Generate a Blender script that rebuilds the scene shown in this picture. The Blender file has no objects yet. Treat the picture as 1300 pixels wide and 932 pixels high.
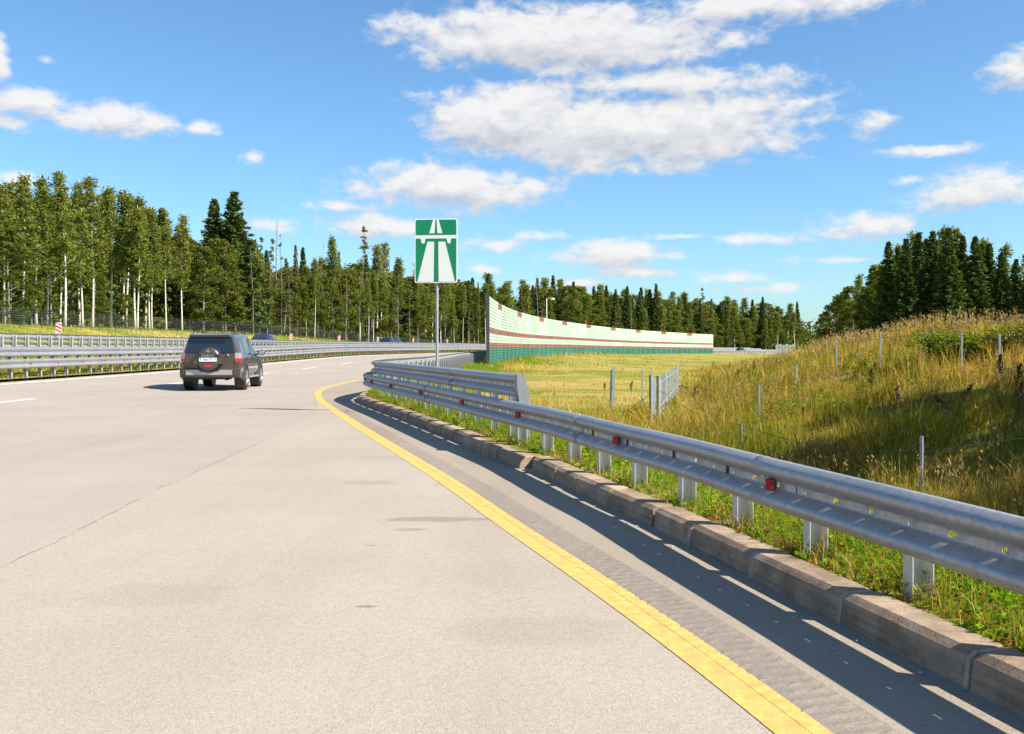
import bpy, bmesh, math, random
import numpy as np
from mathutils import Vector, Matrix
R = math.radians
sc = bpy.context.scene
rng = np.random.default_rng(7)
random.seed(7)

# ------------------------------------------------------------------ camera
F = 1264.0            # focal length in pixels of the 1300 px wide photograph
CH = 1.40             # camera height above the road
HZ = 440.0            # horizon row in the photograph
cam_d = bpy.data.cameras.new('camera')
cam = bpy.data.objects.new('camera', cam_d)
sc.collection.objects.link(cam)
cam.location = (0, 0, CH)
cam.rotation_euler = (R(90), 0, 0)
cam_d.sensor_width = 36.0
cam_d.sensor_fit = 'HORIZONTAL'
cam_d.lens = 36.0 * F / 1300.0
cam_d.shift_y = -(466.0 - HZ) / 1300.0
cam_d.clip_start = 0.1
cam_d.clip_end = 8000
sc.camera = cam

# ------------------------------------------------------------------ light
SUN_EL = R(41.5)
to_sun = Vector((0.925, -0.38, 0)).normalized() * math.cos(SUN_EL)
to_sun.z = math.sin(SUN_EL)
sun_d = bpy.data.lights.new('sun', 'SUN')
sun_d.energy = 5.0
sun_d.angle = R(0.53)
sun_d.color = (1.0, 0.93, 0.82)
sun = bpy.data.objects.new('sun', sun_d)
sc.collection.objects.link(sun)
sun.rotation_euler = to_sun.to_track_quat('Z', 'Y').to_euler()
sun.location = (30, -20, 40)

vs = sc.view_settings
vs.view_transform = 'Standard'
vs.look = 'None'
vs.exposure = 1.08
vs.gamma = 1.0
vs.use_curve_mapping = False

world = bpy.data.worlds.new('World')
sc.world = world
world.use_nodes = True
wt = world.node_tree
wt.nodes.clear()


class NT:
    """small helper for node trees"""
    def __init__(self, tree):
        self.t = tree

    def n(self, kind, **kw):
        nd = self.t.nodes.new(kind)
        for k, v in kw.items():
            setattr(nd, k, v)
        return nd

    def link(self, a, b):
        self.t.links.new(a, b)

    def put(self, sock, v):
        if hasattr(v, 'is_output'):
            self.t.links.new(v, sock)
        else:
            sock.default_value = v

    def m(self, op, a, b=None, c=None, clamp=False):
        nd = self.n('ShaderNodeMath', operation=op, use_clamp=clamp)
        self.put(nd.inputs[0], a)
        if b is not None:
            self.put(nd.inputs[1], b)
        if c is not None:
            self.put(nd.inputs[2], c)
        return nd.outputs[0]

    def v(self, op, a, b=None):
        nd = self.n('ShaderNodeVectorMath', operation=op)
        self.put(nd.inputs[0], a)
        if b is not None:
            self.put(nd.inputs[1], b)
        return nd.outputs['Value'] if op in ('LENGTH', 'DOT_PRODUCT', 'DISTANCE') else nd.outputs[0]

    def noise(self, vec, scale, detail=4.0, rough=0.55, dist=0.0):
        nd = self.n('ShaderNodeTexNoise')
        if vec is not None:
            self.link(vec, nd.inputs['Vector'])
        nd.inputs['Scale'].default_value = scale
        nd.inputs['Detail'].default_value = detail
        nd.inputs['Roughness'].default_value = rough
        nd.inputs['Distortion'].default_value = dist
        return nd.outputs['Fac']

    def step(self, x, a, b):
        nd = self.n('ShaderNodeMapRange', interpolation_type='SMOOTHSTEP')
        self.put(nd.inputs[0], x)
        nd.inputs[1].default_value = a
        nd.inputs[2].default_value = b
        nd.inputs[3].default_value = 0
        nd.inputs[4].default_value = 1
        return nd.outputs[0]

    def mix(self, fac, a, b, blend='MIX'):
        nd = self.n('ShaderNodeMix', data_type='RGBA', blend_type=blend)
        self.put(nd.inputs[0], fac)
        self.put(nd.inputs[6], a)
        self.put(nd.inputs[7], b)
        return nd.outputs[2]

    def ramp(self, fac, stops):
        nd = self.n('ShaderNodeValToRGB')
        cr = nd.color_ramp
        while len(cr.elements) < len(stops):
            cr.elements.new(0.5)
        for e, (p, c) in zip(cr.elements, stops):
            e.position = p
            e.color = (*c, 1)
        self.put(nd.inputs[0], fac)
        return nd.outputs[0]


def rgba(c):
    return (c[0], c[1], c[2], 1.0)


W = NT(wt)
sky = W.n('ShaderNodeTexSky', sky_type='NISHITA')
sky.sun_disc = False
sky.sun_elevation = SUN_EL
sky.sun_rotation = math.atan2(to_sun.x, to_sun.y)
sky.altitude = 200
sky.air_density = 1.0
sky.dust_density = 0.6
sky.ozone_density = 2.6
geo = W.n('ShaderNodeTexCoord')
sep = W.n('ShaderNodeSeparateXYZ')
W.link(geo.outputs['Generated'], sep.inputs[0])
dx, dy, dz = sep.outputs
az = W.m('MULTIPLY', W.m('ARCTAN2', dx, dy), 180 / math.pi)
el = W.m('MULTIPLY', W.m('ARCSINE', dz), 180 / math.pi)
cmb = W.n('ShaderNodeCombineXYZ')
W.link(az, cmb.inputs[0])
W.link(el, cmb.inputs[1])
P0 = cmb.outputs[0]
# cloud puffs: azimuth, elevation, half width, half height in degrees
CLOUDS = [(720, 50, 250, 48), (980, 5, 190, 26), (800, 165, 262, 58), (640, 150, 130, 52), (575, 238, 168, 36),
          (480, 286, 90, 17), (35, 127, 46, 24), (150, 152, 72, 24), (258, 162, 20, 10), (320, 200, 20, 10),
          (-2, 75, 14, 34), (60, 75, 14, 8), (1105, 158, 39, 20), (1290, 87, 36, 24), (1232, 245, 82, 28),
          (1153, 230, 22, 9), (770, 324, 92, 20), (950, 303, 75, 11), (622, 311, 50, 11), (1098, 287, 70, 20),
          (345, 288, 38, 14), (612, 343, 34, 9), (930, 354, 46, 9), (690, 300, 40, 9), (20, 228, 30, 11),
          (965, 367, 66, 8), (870, 300, 60, 6), (720, 360, 70, 7), (1060, 330, 60, 7), (820, 345, 90, 9), (430, 262, 60, 9), (1180, 190, 50, 7), (5, 156, 26, 10), (610, 25, 60, 26), (850, 105, 190, 22)]
def cloud_density(P, detail):
    """cover of the sky at azimuth/elevation P; also the same fair-weather clouds beyond the photographed part"""
    sp_ = W.n('ShaderNodeSeparateXYZ')
    W.link(P, sp_.inputs[0])
    az_, el_ = sp_.outputs[0], sp_.outputs[1]
    field = None
    for (cx, cy, rx, ry) in CLOUDS:
        a = math.degrees(math.atan((cx - 650) / F))
        e = math.degrees(math.atan((HZ - cy) / math.hypot(F, cx - 650)))
        ra = math.degrees(rx / F)
        re = math.degrees(ry / F)
        q = W.v('MULTIPLY', W.v('SUBTRACT', P, (a, e, 0)), (1 / ra, 1 / re, 0))
        f = W.m('SUBTRACT', 1.0, W.v('LENGTH', q))
        f = W.m('MULTIPLY', f, min(1.0, 0.34 + re / 3.6))
        field = f if field is None else W.m('SMOOTH_MAX', field, f, 0.10)
    flat = W.v('MULTIPLY', P, (0.045, 0.11, 0))
    gen = W.m('MULTIPLY', W.m('SUBTRACT', W.noise(flat, 1.0, 2.0), 0.60), 3.0)
    outw = W.m('MAXIMUM', W.step(W.m('ABSOLUTE', az_), 28.5, 34.0), W.step(el_, 20.5, 25.0))
    gen = W.m('SUBTRACT', W.m('MULTIPLY', gen, outw), W.m('MULTIPLY', W.m('SUBTRACT', 1.0, outw), 3.0))
    field = W.m('MAXIMUM', field, gen)
    n_big = W.noise(W.v('MULTIPLY', P, (0.22, 0.55, 0)), 1.0, 3.0, 0.5, 0.2)
    n_fine = W.noise(W.v('MULTIPLY', P, (0.75, 1.25, 0)), 1.0, detail, 0.62, 0.3)
    d = W.m('ADD', field, W.m('MULTIPLY', W.m('SUBTRACT', n_big, 0.5), 1.0))
    return W.m('ADD', d, W.m('MULTIPLY', W.m('SUBTRACT', n_fine, 0.5), 1.05))


dens = cloud_density(P0, 8.0)
dens_up = cloud_density(W.v('ADD', P0, (0.15, 0.75, 0)), 4.0)
cov = W.step(dens, -0.06, 0.44)
cov = W.m('MULTIPLY', cov, W.step(el, -0.5, 1.5))
cov = W.m('MULTIPLY', cov, 0.96)
lit = W.m('ADD', 0.58, W.m('MULTIPLY', W.m('SUBTRACT', dens, dens_up), 1.15), clamp=True)
ccol = W.mix(lit, (3.5, 3.7, 4.15, 1), (5.75, 5.7, 5.65, 1))  # light from above put into the cloud colour: white tops, greyer bases
skyc = W.mix(1.0, sky.outputs[0], (0.73, 1.00, 1.16, 1), 'MULTIPLY')
tot = W.mix(cov, skyc, ccol)
bg = W.n('ShaderNodeBackground')
W.link(tot, bg.inputs[0])
bg.inputs[1].default_value = 0.077
wo = W.n('ShaderNodeOutputWorld')
W.link(bg.outputs[0], wo.inputs[0])
try:
    world.cycles.sampling_method = 'MANUAL'
    world.cycles.sample_map_resolution = 512
except Exception:
    pass

# ------------------------------------------------------------------ helpers
COL = sc.collection


class MB:
    """collects polygons for one mesh"""
    def __init__(self):
        self.v = []
        self.f = []
        self.mi = []

    def add(self, verts, faces, mi=0):
        b = len(self.v)
        self.v.extend([tuple(p) for p in verts])
        self.f.extend([tuple(b + i for i in fc) for fc in faces])
        self.mi.extend([mi] * len(faces))
        return self

    def box(self, c, s, mat=None, mi=0, taper=1.0):
        x, y, z = s[0] / 2, s[1] / 2, s[2] / 2
        vv = [(-x, -y, -z), (x, -y, -z), (x, y, -z), (-x, y, -z),
              (-x * taper, -y * taper, z), (x * taper, -y * taper, z), (x * taper, y * taper, z), (-x * taper, y * taper, z)]
        vv = [Vector(p) for p in vv]
        if mat is not None:
            vv = [mat @ p for p in vv]
        vv = [p + Vector(c) for p in vv]
        return self.add(vv, [(0, 3, 2, 1), (4, 5, 6, 7), (0, 1, 5, 4), (1, 2, 6, 5), (2, 3, 7, 6), (3, 0, 4, 7)], mi)

    def prism(self, poly, z0, z1, mi=0):
        n = len(poly)
        vv = [(x, y, z0) for x, y in poly] + [(x, y, z1) for x, y in poly]
        ff = [tuple(range(n))[::-1], tuple(range(n, 2 * n))] + [(i, (i + 1) % n, n + (i + 1) % n, n + i) for i in range(n)]
        return self.add(vv, ff, mi)

    def plate(self, poly, y0, y1, mi=0):
        """polygon in x,z extruded along y"""
        n = len(poly)
        vv = [(x, y0, z) for x, z in poly] + [(x, y1, z) for x, z in poly]
        ff = [tuple(range(n)), tuple(range(n, 2 * n))[::-1]] + [(i, n + i, n + (i + 1) % n, (i + 1) % n) for i in range(n)]
        return self.add(vv, ff, mi)

    def tube(self, pts, rad, n=6, mi=0, cap=True):
        pts = [Vector(p) for p in pts]
        if not hasattr(rad, '__len__'):
            rad = [rad] * len(pts)
        b = []
        for i, p in enumerate(pts):
            t = (pts[min(i + 1, len(pts) - 1)] - pts[max(i - 1, 0)]).normalized()
            u = t.cross(Vector((0, 0, 1)) if abs(t.z) < 0.9 else Vector((1, 0, 0))).normalized()
            w = t.cross(u)
            for k in range(n):
                a = 2 * math.pi * k / n
                b.append(p + (u * math.cos(a) + w * math.sin(a)) * rad[i])
        ff = []
        for i in range(len(pts) - 1):
            for k in range(n):
                k2 = (k + 1) % n
                ff.append((i * n + k, i * n + k2, (i + 1) * n + k2, (i + 1) * n + k))
        if cap:
            ff.append(tuple(range(n))[::-1])
            ff.append(tuple((len(pts) - 1) * n + k for k in range(n)))
        return self.add(b, ff, mi)

    def lathe(self, prof, c, axis='y', n=24, mi=0):
        """prof: (radius, along) pairs"""
        b = []
        for r, h in prof:
            for k in range(n):
                a = 2 * math.pi * k / n
                p = (r * math.cos(a), h, r * math.sin(a)) if axis == 'y' else ((h, r * math.cos(a), r * math.sin(a)) if axis == 'x' else (r * math.cos(a), r * math.sin(a), h))
                b.append(Vector(p) + Vector(c))
        ff = []
        for i in range(len(prof) - 1):
            for k in range(n):
                k2 = (k + 1) % n
                ff.append((i * n + k, (i + 1) * n + k, (i + 1) * n + k2, i * n + k2))
        ff.append(tuple(range(n)))
        ff.append(tuple((len(prof) - 1) * n + k for k in range(n))[::-1])
        return self.add(b, ff, mi)

    def mesh(self, name, mats, smooth=False):
        me = bpy.data.meshes.new(name)
        me.from_pydata([tuple(p) for p in self.v], [], self.f)
        mats = mats if isinstance(mats, (list, tuple)) else [mats]
        for m in mats:
            me.materials.append(m)
        if len(mats) > 1:
            me.polygons.foreach_set('material_index', self.mi)
        if smooth:
            me.polygons.foreach_set('use_smooth', [True] * len(me.polygons))
            if smooth is not True:
                me.set_sharp_from_angle(angle=R(smooth))
        me.update()
        return me

    def build(self, name, mats, parent=None, smooth=False, fix=True):
        me = self.mesh(name, mats, smooth)
        if fix and len(me.polygons) < 60000:
            bm = bmesh.new()
            bm.from_mesh(me)
            bmesh.ops.recalc_face_normals(bm, faces=bm.faces)
            bm.to_mesh(me)
            bm.free()
        return link(name, me, parent)


def link(name, me, parent=None, loc=None):
    o = bpy.data.objects.new(name, me)
    COL.objects.link(o)
    if parent is not None:
        o.parent = parent
    if loc is not None:
        o.location = loc
    return o


def tag(o, label=None, cat=None, group=None, kind=None):
    for k, v in (('label', label), ('category', cat), ('group', group), ('kind', kind)):
        if v:
            o[k] = v
    return o


def empty(name, loc=(0, 0, 0), rz=0.0):
    o = bpy.data.objects.new(name, None)
    o.empty_display_size = 0.2
    COL.objects.link(o)
    o.location = loc
    o.rotation_euler = (0, 0, rz)
    return o


def np_mesh(name, verts, tris_or_quads, mat, color=None, smooth=False):
    """fast mesh from arrays; faces: (n,k) int array; color: (nverts,3)"""
    me = bpy.data.meshes.new(name)
    k = tris_or_quads.shape[1]
    nf = tris_or_quads.shape[0]
    me.vertices.add(len(verts))
    me.vertices.foreach_set('co', np.ascontiguousarray(verts, dtype=np.float32).ravel())
    me.loops.add(nf * k)
    me.loops.foreach_set('vertex_index', np.ascontiguousarray(tris_or_quads, dtype=np.int32).ravel())
    me.polygons.add(nf)
    me.polygons.foreach_set('loop_start', np.arange(0, nf * k, k, dtype=np.int32))
    me.polygons.foreach_set('loop_total', np.full(nf, k, dtype=np.int32))
    if smooth:
        me.polygons.foreach_set('use_smooth', np.ones(nf, dtype=bool))
    me.update(calc_edges=True)
    if color is not None:
        at = me.color_attributes.new('Col', 'FLOAT_COLOR', 'POINT')
        c4 = np.ones((len(verts), 4), dtype=np.float32)
        c4[:, :3] = color
        at.data.foreach_set('color', c4.ravel())
    me.materials.append(mat)
    return me


# ------------------------------------------------------------------ materials
def mat(name, col, rough=0.7, metal=0.0, var=0.0, vscale=3.0, bump=0.0, bscale=30.0, spec=0.5, coat=0.0, dirt=None, dscale=2.0):
    m = bpy.data.materials.new(name)
    m.use_nodes = True
    t = NT(m.node_tree)
    b = m.node_tree.nodes['Principled BSDF']
    b.inputs['Roughness'].default_value = rough
    b.inputs['Metallic'].default_value = metal
    b.inputs['Specular IOR Level'].default_value = spec
    b.inputs['Coat Weight'].default_value = coat
    tc = t.n('ShaderNodeTexCoord').outputs['Object']
    c = rgba(col)
    if var > 0:
        nz = t.noise(tc, vscale, 6.0, 0.6)
        c = t.mix(t.step(nz, 0.3, 0.7), rgba([x * (1 - var) for x in col]), rgba([min(1, x * (1 + var)) for x in col]))
    if dirt is not None:
        dz_ = t.step(t.noise(tc, dscale, 5.0, 0.7), 0.52, 0.72)
        c = t.mix(t.m('MULTIPLY', dz_, 0.7), c, rgba(dirt))
    if var > 0 or dirt is not None:
        t.link(c, b.inputs['Base Color'])
    else:
        b.inputs['Base Color'].default_value = c
    if bump > 0:
        bp = t.n('ShaderNodeBump')
        bp.inputs['Strength'].default_value = bump
        bp.inputs['Distance'].default_value = 0.01
        t.link(t.noise(tc, bscale, 5.0, 0.7), bp.inputs['Height'])
        t.link(bp.outputs[0], b.inputs['Normal'])
    return m


def asphalt(name, base, warm, stains=()):
    m = bpy.data.materials.new(name)
    m.use_nodes = True
    t = NT(m.node_tree)
    b = m.node_tree.nodes['Principled BSDF']
    b.inputs['Roughness'].default_value = 0.85
    b.inputs['Specular IOR Level'].default_value = 0.3
    tc = t.n('ShaderNodeTexCoord').outputs['Object']
    big = t.noise(tc, 0.35, 4.0, 0.6)
    streak = t.noise(t.v('MULTIPLY', tc, (1.1, 0.05, 1)), 1.0, 4.0, 0.6)
    c = t.mix(t.step(t.m('ADD', t.m('MULTIPLY', big, 0.6), t.m('MULTIPLY', streak, 0.4)), 0.38, 0.62), rgba([x * 0.97 for x in base]), rgba([x * 1.03 for x in warm]))
    vor = t.n('ShaderNodeTexVoronoi')
    t.link(tc, vor.inputs['Vector'])
    vor.inputs['Scale'].default_value = 130
    sepc = t.n('ShaderNodeSeparateColor')
    t.link(vor.outputs['Color'], sepc.inputs[0])
    stone = t.ramp(sepc.outputs[0], [(0.0, (0.76, 0.75, 0.74)), (0.3, (0.95, 0.95, 0.95)), (0.8, (1.03, 1.02, 1.01)), (1.0, (1.20, 1.17, 1.12))])
    c = t.mix(0.85, c, stone, 'MULTIPLY')
    mid = t.noise(tc, 22.0, 3.0, 0.7)
    c = t.mix(0.4, c, t.ramp(mid, [(0.3, (0.86, 0.86, 0.87)), (0.7, (1.12, 1.11, 1.1))]), 'MULTIPLY')
    # rubber polished wheel tracks along the road and blotchy old repairs
    sx_ = t.n('ShaderNodeSeparateXYZ')
    t.link(tc, sx_.inputs[0])
    wob = t.noise(t.v('MULTIPLY', tc, (0.0, 0.06, 0)), 1.0, 2.0)
    ph_ = t.m('ADD', t.m('MULTIPLY', sx_.outputs[0], 3.4), t.m('MULTIPLY', wob, 5.0))
    trk = t.m('MULTIPLY', t.step(t.m('SINE', ph_), 0.1, 1.0), t.step(t.noise(tc, 0.25, 3.0), 0.35, 0.7))
    c = t.mix(t.m('MULTIPLY', trk, 0.22), c, t.mix(1.0, c, (0.80, 0.79, 0.78, 1), 'MULTIPLY'))
    blot = t.step(t.noise(tc, 1.3, 6.0, 0.75), 0.60, 0.72)
    c = t.mix(t.m('MULTIPLY', blot, 0.10), c, t.mix(1.0, c, (0.74, 0.71, 0.68, 1), 'MULTIPLY'))
    for (x, y, rx, ry, k) in stains:
        q = t.v('MULTIPLY', t.v('SUBTRACT', tc, (x, y, 0)), (1 / rx, 1 / ry, 0))
        d = t.m('ADD', t.v('LENGTH', q), t.m('MULTIPLY', t.m('SUBTRACT', t.noise(tc, 4.0, 4.0, 0.7), 0.5), 1.3))
        s = t.m('SUBTRACT', 1.0, t.step(d, 0.55, 1.05))
        c = t.mix(t.m('MULTIPLY', s, k), c, (0.07, 0.055, 0.04, 1))
    t.link(c, b.inputs['Base Color'])
    bp = t.n('ShaderNodeBump')
    bp.inputs['Strength'].default_value = 0.30
    bp.inputs['Distance'].default_value = 0.003
    t.link(vor.outputs['Distance'], bp.inputs['Height'])
    t.link(bp.outputs[0], b.inputs['Normal'])
    return m


def leaf_mat(name, stops, trans=0.35, use_col=False):
    """foliage: colour per leaf from the 'Col' attribute (red channel picks from the ramp) or directly"""
    m = bpy.data.materials.new(name)
    m.use_nodes = True
    t = NT(m.node_tree)
    m.node_tree.nodes.clear()
    at = t.n('ShaderNodeVertexColor')
    at.layer_name = 'Col'
    if use_col:
        c = at.outputs[0]
    else:
        sp = t.n('ShaderNodeSeparateColor')
        t.link(at.outputs[0], sp.inputs[0])
        oi = t.n('ShaderNodeObjectInfo')
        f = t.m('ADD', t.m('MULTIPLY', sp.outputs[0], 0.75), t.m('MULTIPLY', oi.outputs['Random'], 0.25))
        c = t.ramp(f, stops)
    d = t.n('ShaderNodeBsdfDiffuse')
    t.link(c, d.inputs[0])
    tr = t.n('ShaderNodeBsdfTranslucent')
    t.link(t.mix(1.0, c, (1.25, 1.15, 0.45, 1), 'MULTIPLY'), tr.inputs[0])
    mx = t.n('ShaderNodeMixShader')
    mx.inputs[0].default_value = trans
    t.link(d.outputs[0], mx.inputs[1])
    t.link(tr.outputs[0], mx.inputs[2])
    out = t.n('ShaderNodeOutputMaterial')
    t.link(mx.outputs[0], out.inputs[0])
    return m


M = {}
M['road'] = asphalt('road_asphalt', (0.322, 0.276, 0.230), (0.338, 0.291, 0.242))
M['ramp'] = asphalt('ramp_asphalt', (0.334, 0.287, 0.232), (0.350, 0.302, 0.244),
                    stains=((-0.62, 8.06, 0.55, 0.14, 0.36), (-0.78, 7.6, 0.16, 0.07, 0.30), (-1.45, 10.2, 0.34, 0.2, 0.20), (-0.7, 10.1, 0.14, 0.14, 0.18), (-2.0, 5.6, 0.5, 0.35, 0.10), (0.1, 4.9, 0.6, 0.3, 0.10), (-1.2, 12.5, 0.9, 0.5, 0.10), (-0.78, 5.35, 0.07, 0.03, 0.5), (-1.0, 7.0, 0.05, 0.02, 0.5)))
M['shoulder'] = asphalt('shoulder_asphalt', (0.282, 0.236, 0.182), (0.302, 0.255, 0.198))
M['crack'] = mat('crack_filler', (0.275, 0.235, 0.197), 0.9, var=0.4, vscale=6)
M['white_paint'] = mat('white_paint', (0.62, 0.60, 0.56), 0.7, var=0.12, vscale=8, dirt=(0.33, 0.31, 0.28), dscale=6)
M['yellow_paint'] = mat('yellow_paint', (0.57, 0.365, 0.095), 0.7, var=0.16, vscale=14, dirt=(0.40, 0.30, 0.17), dscale=16, bump=0.5, bscale=90)


def kerb_mat():
    m = mat('kerb_concrete', (0.33, 0.245, 0.170), 0.92, var=0.28, vscale=4, bump=0.7, bscale=55, dirt=(0.19, 0.115, 0.065), dscale=5)
    t = NT(m.node_tree)
    b = m.node_tree.nodes['Principled BSDF']
    src = b.inputs['Base Color'].links[0].from_socket
    tc = t.n('ShaderNodeTexCoord').outputs['Object']
    lay = t.noise(t.v('MULTIPLY', tc, (1.2, 1.2, 38)), 1.0, 4.0, 0.6)
    c = t.mix(0.8, src, t.ramp(lay, [(0.32, (0.62, 0.56, 0.50)), (0.6, (1.12, 1.10, 1.08))]), 'MULTIPLY')
    oi = t.n('ShaderNodeObjectInfo')
    c = t.mix(0.5, c, t.ramp(oi.outputs['Random'], [(0.0, (0.78, 0.76, 0.74)), (1.0, (1.18, 1.16, 1.12))]), 'MULTIPLY')
    t.link(c, b.inputs['Base Color'])
    return m


M['kerb'] = kerb_mat()
M['mortar'] = mat('mortar', (0.38, 0.305, 0.23), 0.95, var=0.2, vscale=9, bump=0.6, bscale=50)


def zinc(name, col, rough, metal):
    m = bpy.data.materials.new(name)
    m.use_nodes = True
    t = NT(m.node_tree)
    b = m.node_tree.nodes['Principled BSDF']
    tc = t.n('ShaderNodeTexCoord').outputs['Object']
    b.inputs['Metallic'].default_value = metal
    vo = t.n('ShaderNodeTexVoronoi')
    t.link(tc, vo.inputs['Vector'])
    vo.inputs['Scale'].default_value = 45
    sp_ = t.n('ShaderNodeSeparateColor')
    t.link(vo.outputs['Color'], sp_.inputs[0])
    c = t.mix(sp_.outputs[0], rgba([x * 0.88 for x in col]), rgba([x * 1.10 for x in col]))
    str_ = t.step(t.noise(t.v('MULTIPLY', tc, (9, 9, 0.6)), 1.0, 4.0, 0.6), 0.5, 0.75)
    c = t.mix(t.m('MULTIPLY', str_, 0.35), c, (0.24, 0.22, 0.19, 1))
    scuff = t.step(t.noise(t.v('MULTIPLY', tc, (3, 0.5, 22)), 1.0, 6.0, 0.7), 0.62, 0.72)
    c = t.mix(t.m('MULTIPLY', scuff, 0.35), c, (0.52, 0.50, 0.47, 1))
    cloud = t.noise(tc, 1.1, 5.0, 0.6)
    c = t.mix(0.6, c, t.ramp(cloud, [(0.3, (0.84, 0.84, 0.85)), (0.7, (1.12, 1.11, 1.10))]), 'MULTIPLY')
    t.link(c, b.inputs['Base Color'])
    rg = t.m('ADD', rough - 0.1, t.m('MULTIPLY', cloud, 0.22))
    t.link(rg, b.inputs['Roughness'])
    bp = t.n('ShaderNodeBump')
    bp.inputs['Strength'].default_value = 0.25
    bp.inputs['Distance'].default_value = 0.01
    t.link(t.noise(tc, 3.5, 3.0, 0.5), bp.inputs['Height'])
    t.link(bp.outputs[0], b.inputs['Normal'])
    return m


M['steel'] = zinc('galvanised_steel', (0.37, 0.375, 0.385), 0.47, 0.6)
M['post_steel'] = mat('post_steel', (0.50, 0.50, 0.49), 0.55, 0.45, var=0.14, vscale=5, dirt=(0.30, 0.28, 0.24), dscale=4)
M['end_steel'] = zinc('end_piece_steel', (0.24, 0.25, 0.265), 0.5, 0.5)
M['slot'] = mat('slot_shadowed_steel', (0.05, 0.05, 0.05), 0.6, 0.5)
M['red'] = mat('red_reflector', (0.50, 0.012, 0.015), 0.25, spec=0.6)
M['black'] = mat('black_plastic', (0.018, 0.018, 0.02), 0.5)
M['sign_white'] = mat('sign_white', (0.72, 0.72, 0.69), 0.35, var=0.03)
M['sign_green'] = mat('sign_green', (0.0, 0.205, 0.09), 0.35, var=0.05, vscale=2)
M['sign_red'] = mat('sign_red', (0.66, 0.03, 0.03), 0.4)
M['grey_steel'] = mat('grey_steel', (0.33, 0.35, 0.36), 0.5, 0.3, var=0.12, vscale=4)
M['blue_steel'] = mat('painted_steel', (0.30, 0.35, 0.38), 0.5, 0.35, var=0.15, vscale=4, dirt=(0.22, 0.2, 0.17), dscale=5)
M['dark_steel'] = mat('dark_steel', (0.06, 0.07, 0.08), 0.5, 0.3)


def panel_mat(name, col):
    m = mat(name, col, 0.6, var=0.08, vscale=0.8, dirt=[x * 0.62 for x in col], dscale=1.3)
    t = NT(m.node_tree)
    b = m.node_tree.nodes['Principled BSDF']
    src = b.inputs['Base Color'].links[0].from_socket
    oi = t.n('ShaderNodeObjectInfo')
    g_ = t.m('ADD', 0.86, t.m('MULTIPLY', oi.outputs['Random'], 0.22))
    cc = t.n('ShaderNodeCombineColor')
    for k in range(3):
        t.link(g_, cc.inputs[k])
    t.link(t.mix(1.0, src, cc.outputs[0], 'MULTIPLY'), b.inputs['Base Color'])
    return m


M['mint'] = panel_mat('mint_panel', (0.37, 0.49, 0.36))
M['rust'] = panel_mat('rust_red_panel', (0.225, 0.078, 0.050))
M['green_panel'] = panel_mat('green_panel', (0.010, 0.125, 0.075))
M['concrete'] = mat('concrete', (0.42, 0.40, 0.36), 0.9, var=0.15, vscale=3)
M['birch_bark'] = None
M['soil'] = mat('soil', (0.12, 0.085, 0.05), 0.95, var=0.4, vscale=3)


def bark_birch():
    m = bpy.data.materials.new('birch_bark')
    m.use_nodes = True
    t = NT(m.node_tree)
    b = m.node_tree.nodes['Principled BSDF']
    b.inputs['Roughness'].default_value = 0.8
    tc = t.n('ShaderNodeTexCoord').outputs['Object']
    marks = t.step(t.noise(t.v('MULTIPLY', tc, (2.5, 2.5, 3.2)), 1.0, 4.0, 0.7), 0.56, 0.63)
    c = t.mix(marks, (0.56, 0.53, 0.46, 1), (0.07, 0.06, 0.05, 1))
    t.link(c, b.inputs['Base Color'])
    return m


M['birch_bark'] = bark_birch()
M['grey_bark'] = mat('grey_bark', (0.20, 0.165, 0.125), 0.9, var=0.35, vscale=2.5)
M['dark_bark'] = mat('dark_bark', (0.10, 0.075, 0.055), 0.9, var=0.3, vscale=2.5)
M['dead_wood'] = mat('dead_wood', (0.19, 0.16, 0.125), 0.9, var=0.3, vscale=2.0)
M['birch_leaf'] = leaf_mat('birch_leaf', [(0, (0.074, 0.110, 0.019)), (0.45, (0.139, 0.176, 0.032)), (0.85, (0.223, 0.227, 0.049)), (1, (0.329, 0.263, 0.058))])
M['aspen_leaf'] = leaf_mat('aspen_leaf', [(0, (0.053, 0.079, 0.016)), (0.5, (0.106, 0.138, 0.023)), (0.9, (0.189, 0.198, 0.035)), (1, (0.297, 0.229, 0.047))])
M['spruce_needle'] = leaf_mat('spruce_needle', [(0, (0.034, 0.060, 0.019)), (0.5, (0.064, 0.101, 0.026)), (1, (0.139, 0.164, 0.037))], 0.2)
M['rust_leaf'] = leaf_mat('rust_leaf', [(0, (0.08, 0.030, 0.012)), (1, (0.17, 0.065, 0.025))], 0.25)
M['olive_leaf'] = leaf_mat('olive_leaf', [(0, (0.098, 0.097, 0.033)), (0.5, (0.163, 0.149, 0.053)), (1, (0.244, 0.203, 0.081))], 0.25)
M['bush_leaf'] = leaf_mat('bush_leaf', [(0, (0.09, 0.13, 0.015)), (0.5, (0.17, 0.22, 0.022)), (1, (0.27, 0.29, 0.035))])
M['grass'] = leaf_mat('grass_blades', None, 0.42, use_col=True)


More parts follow.
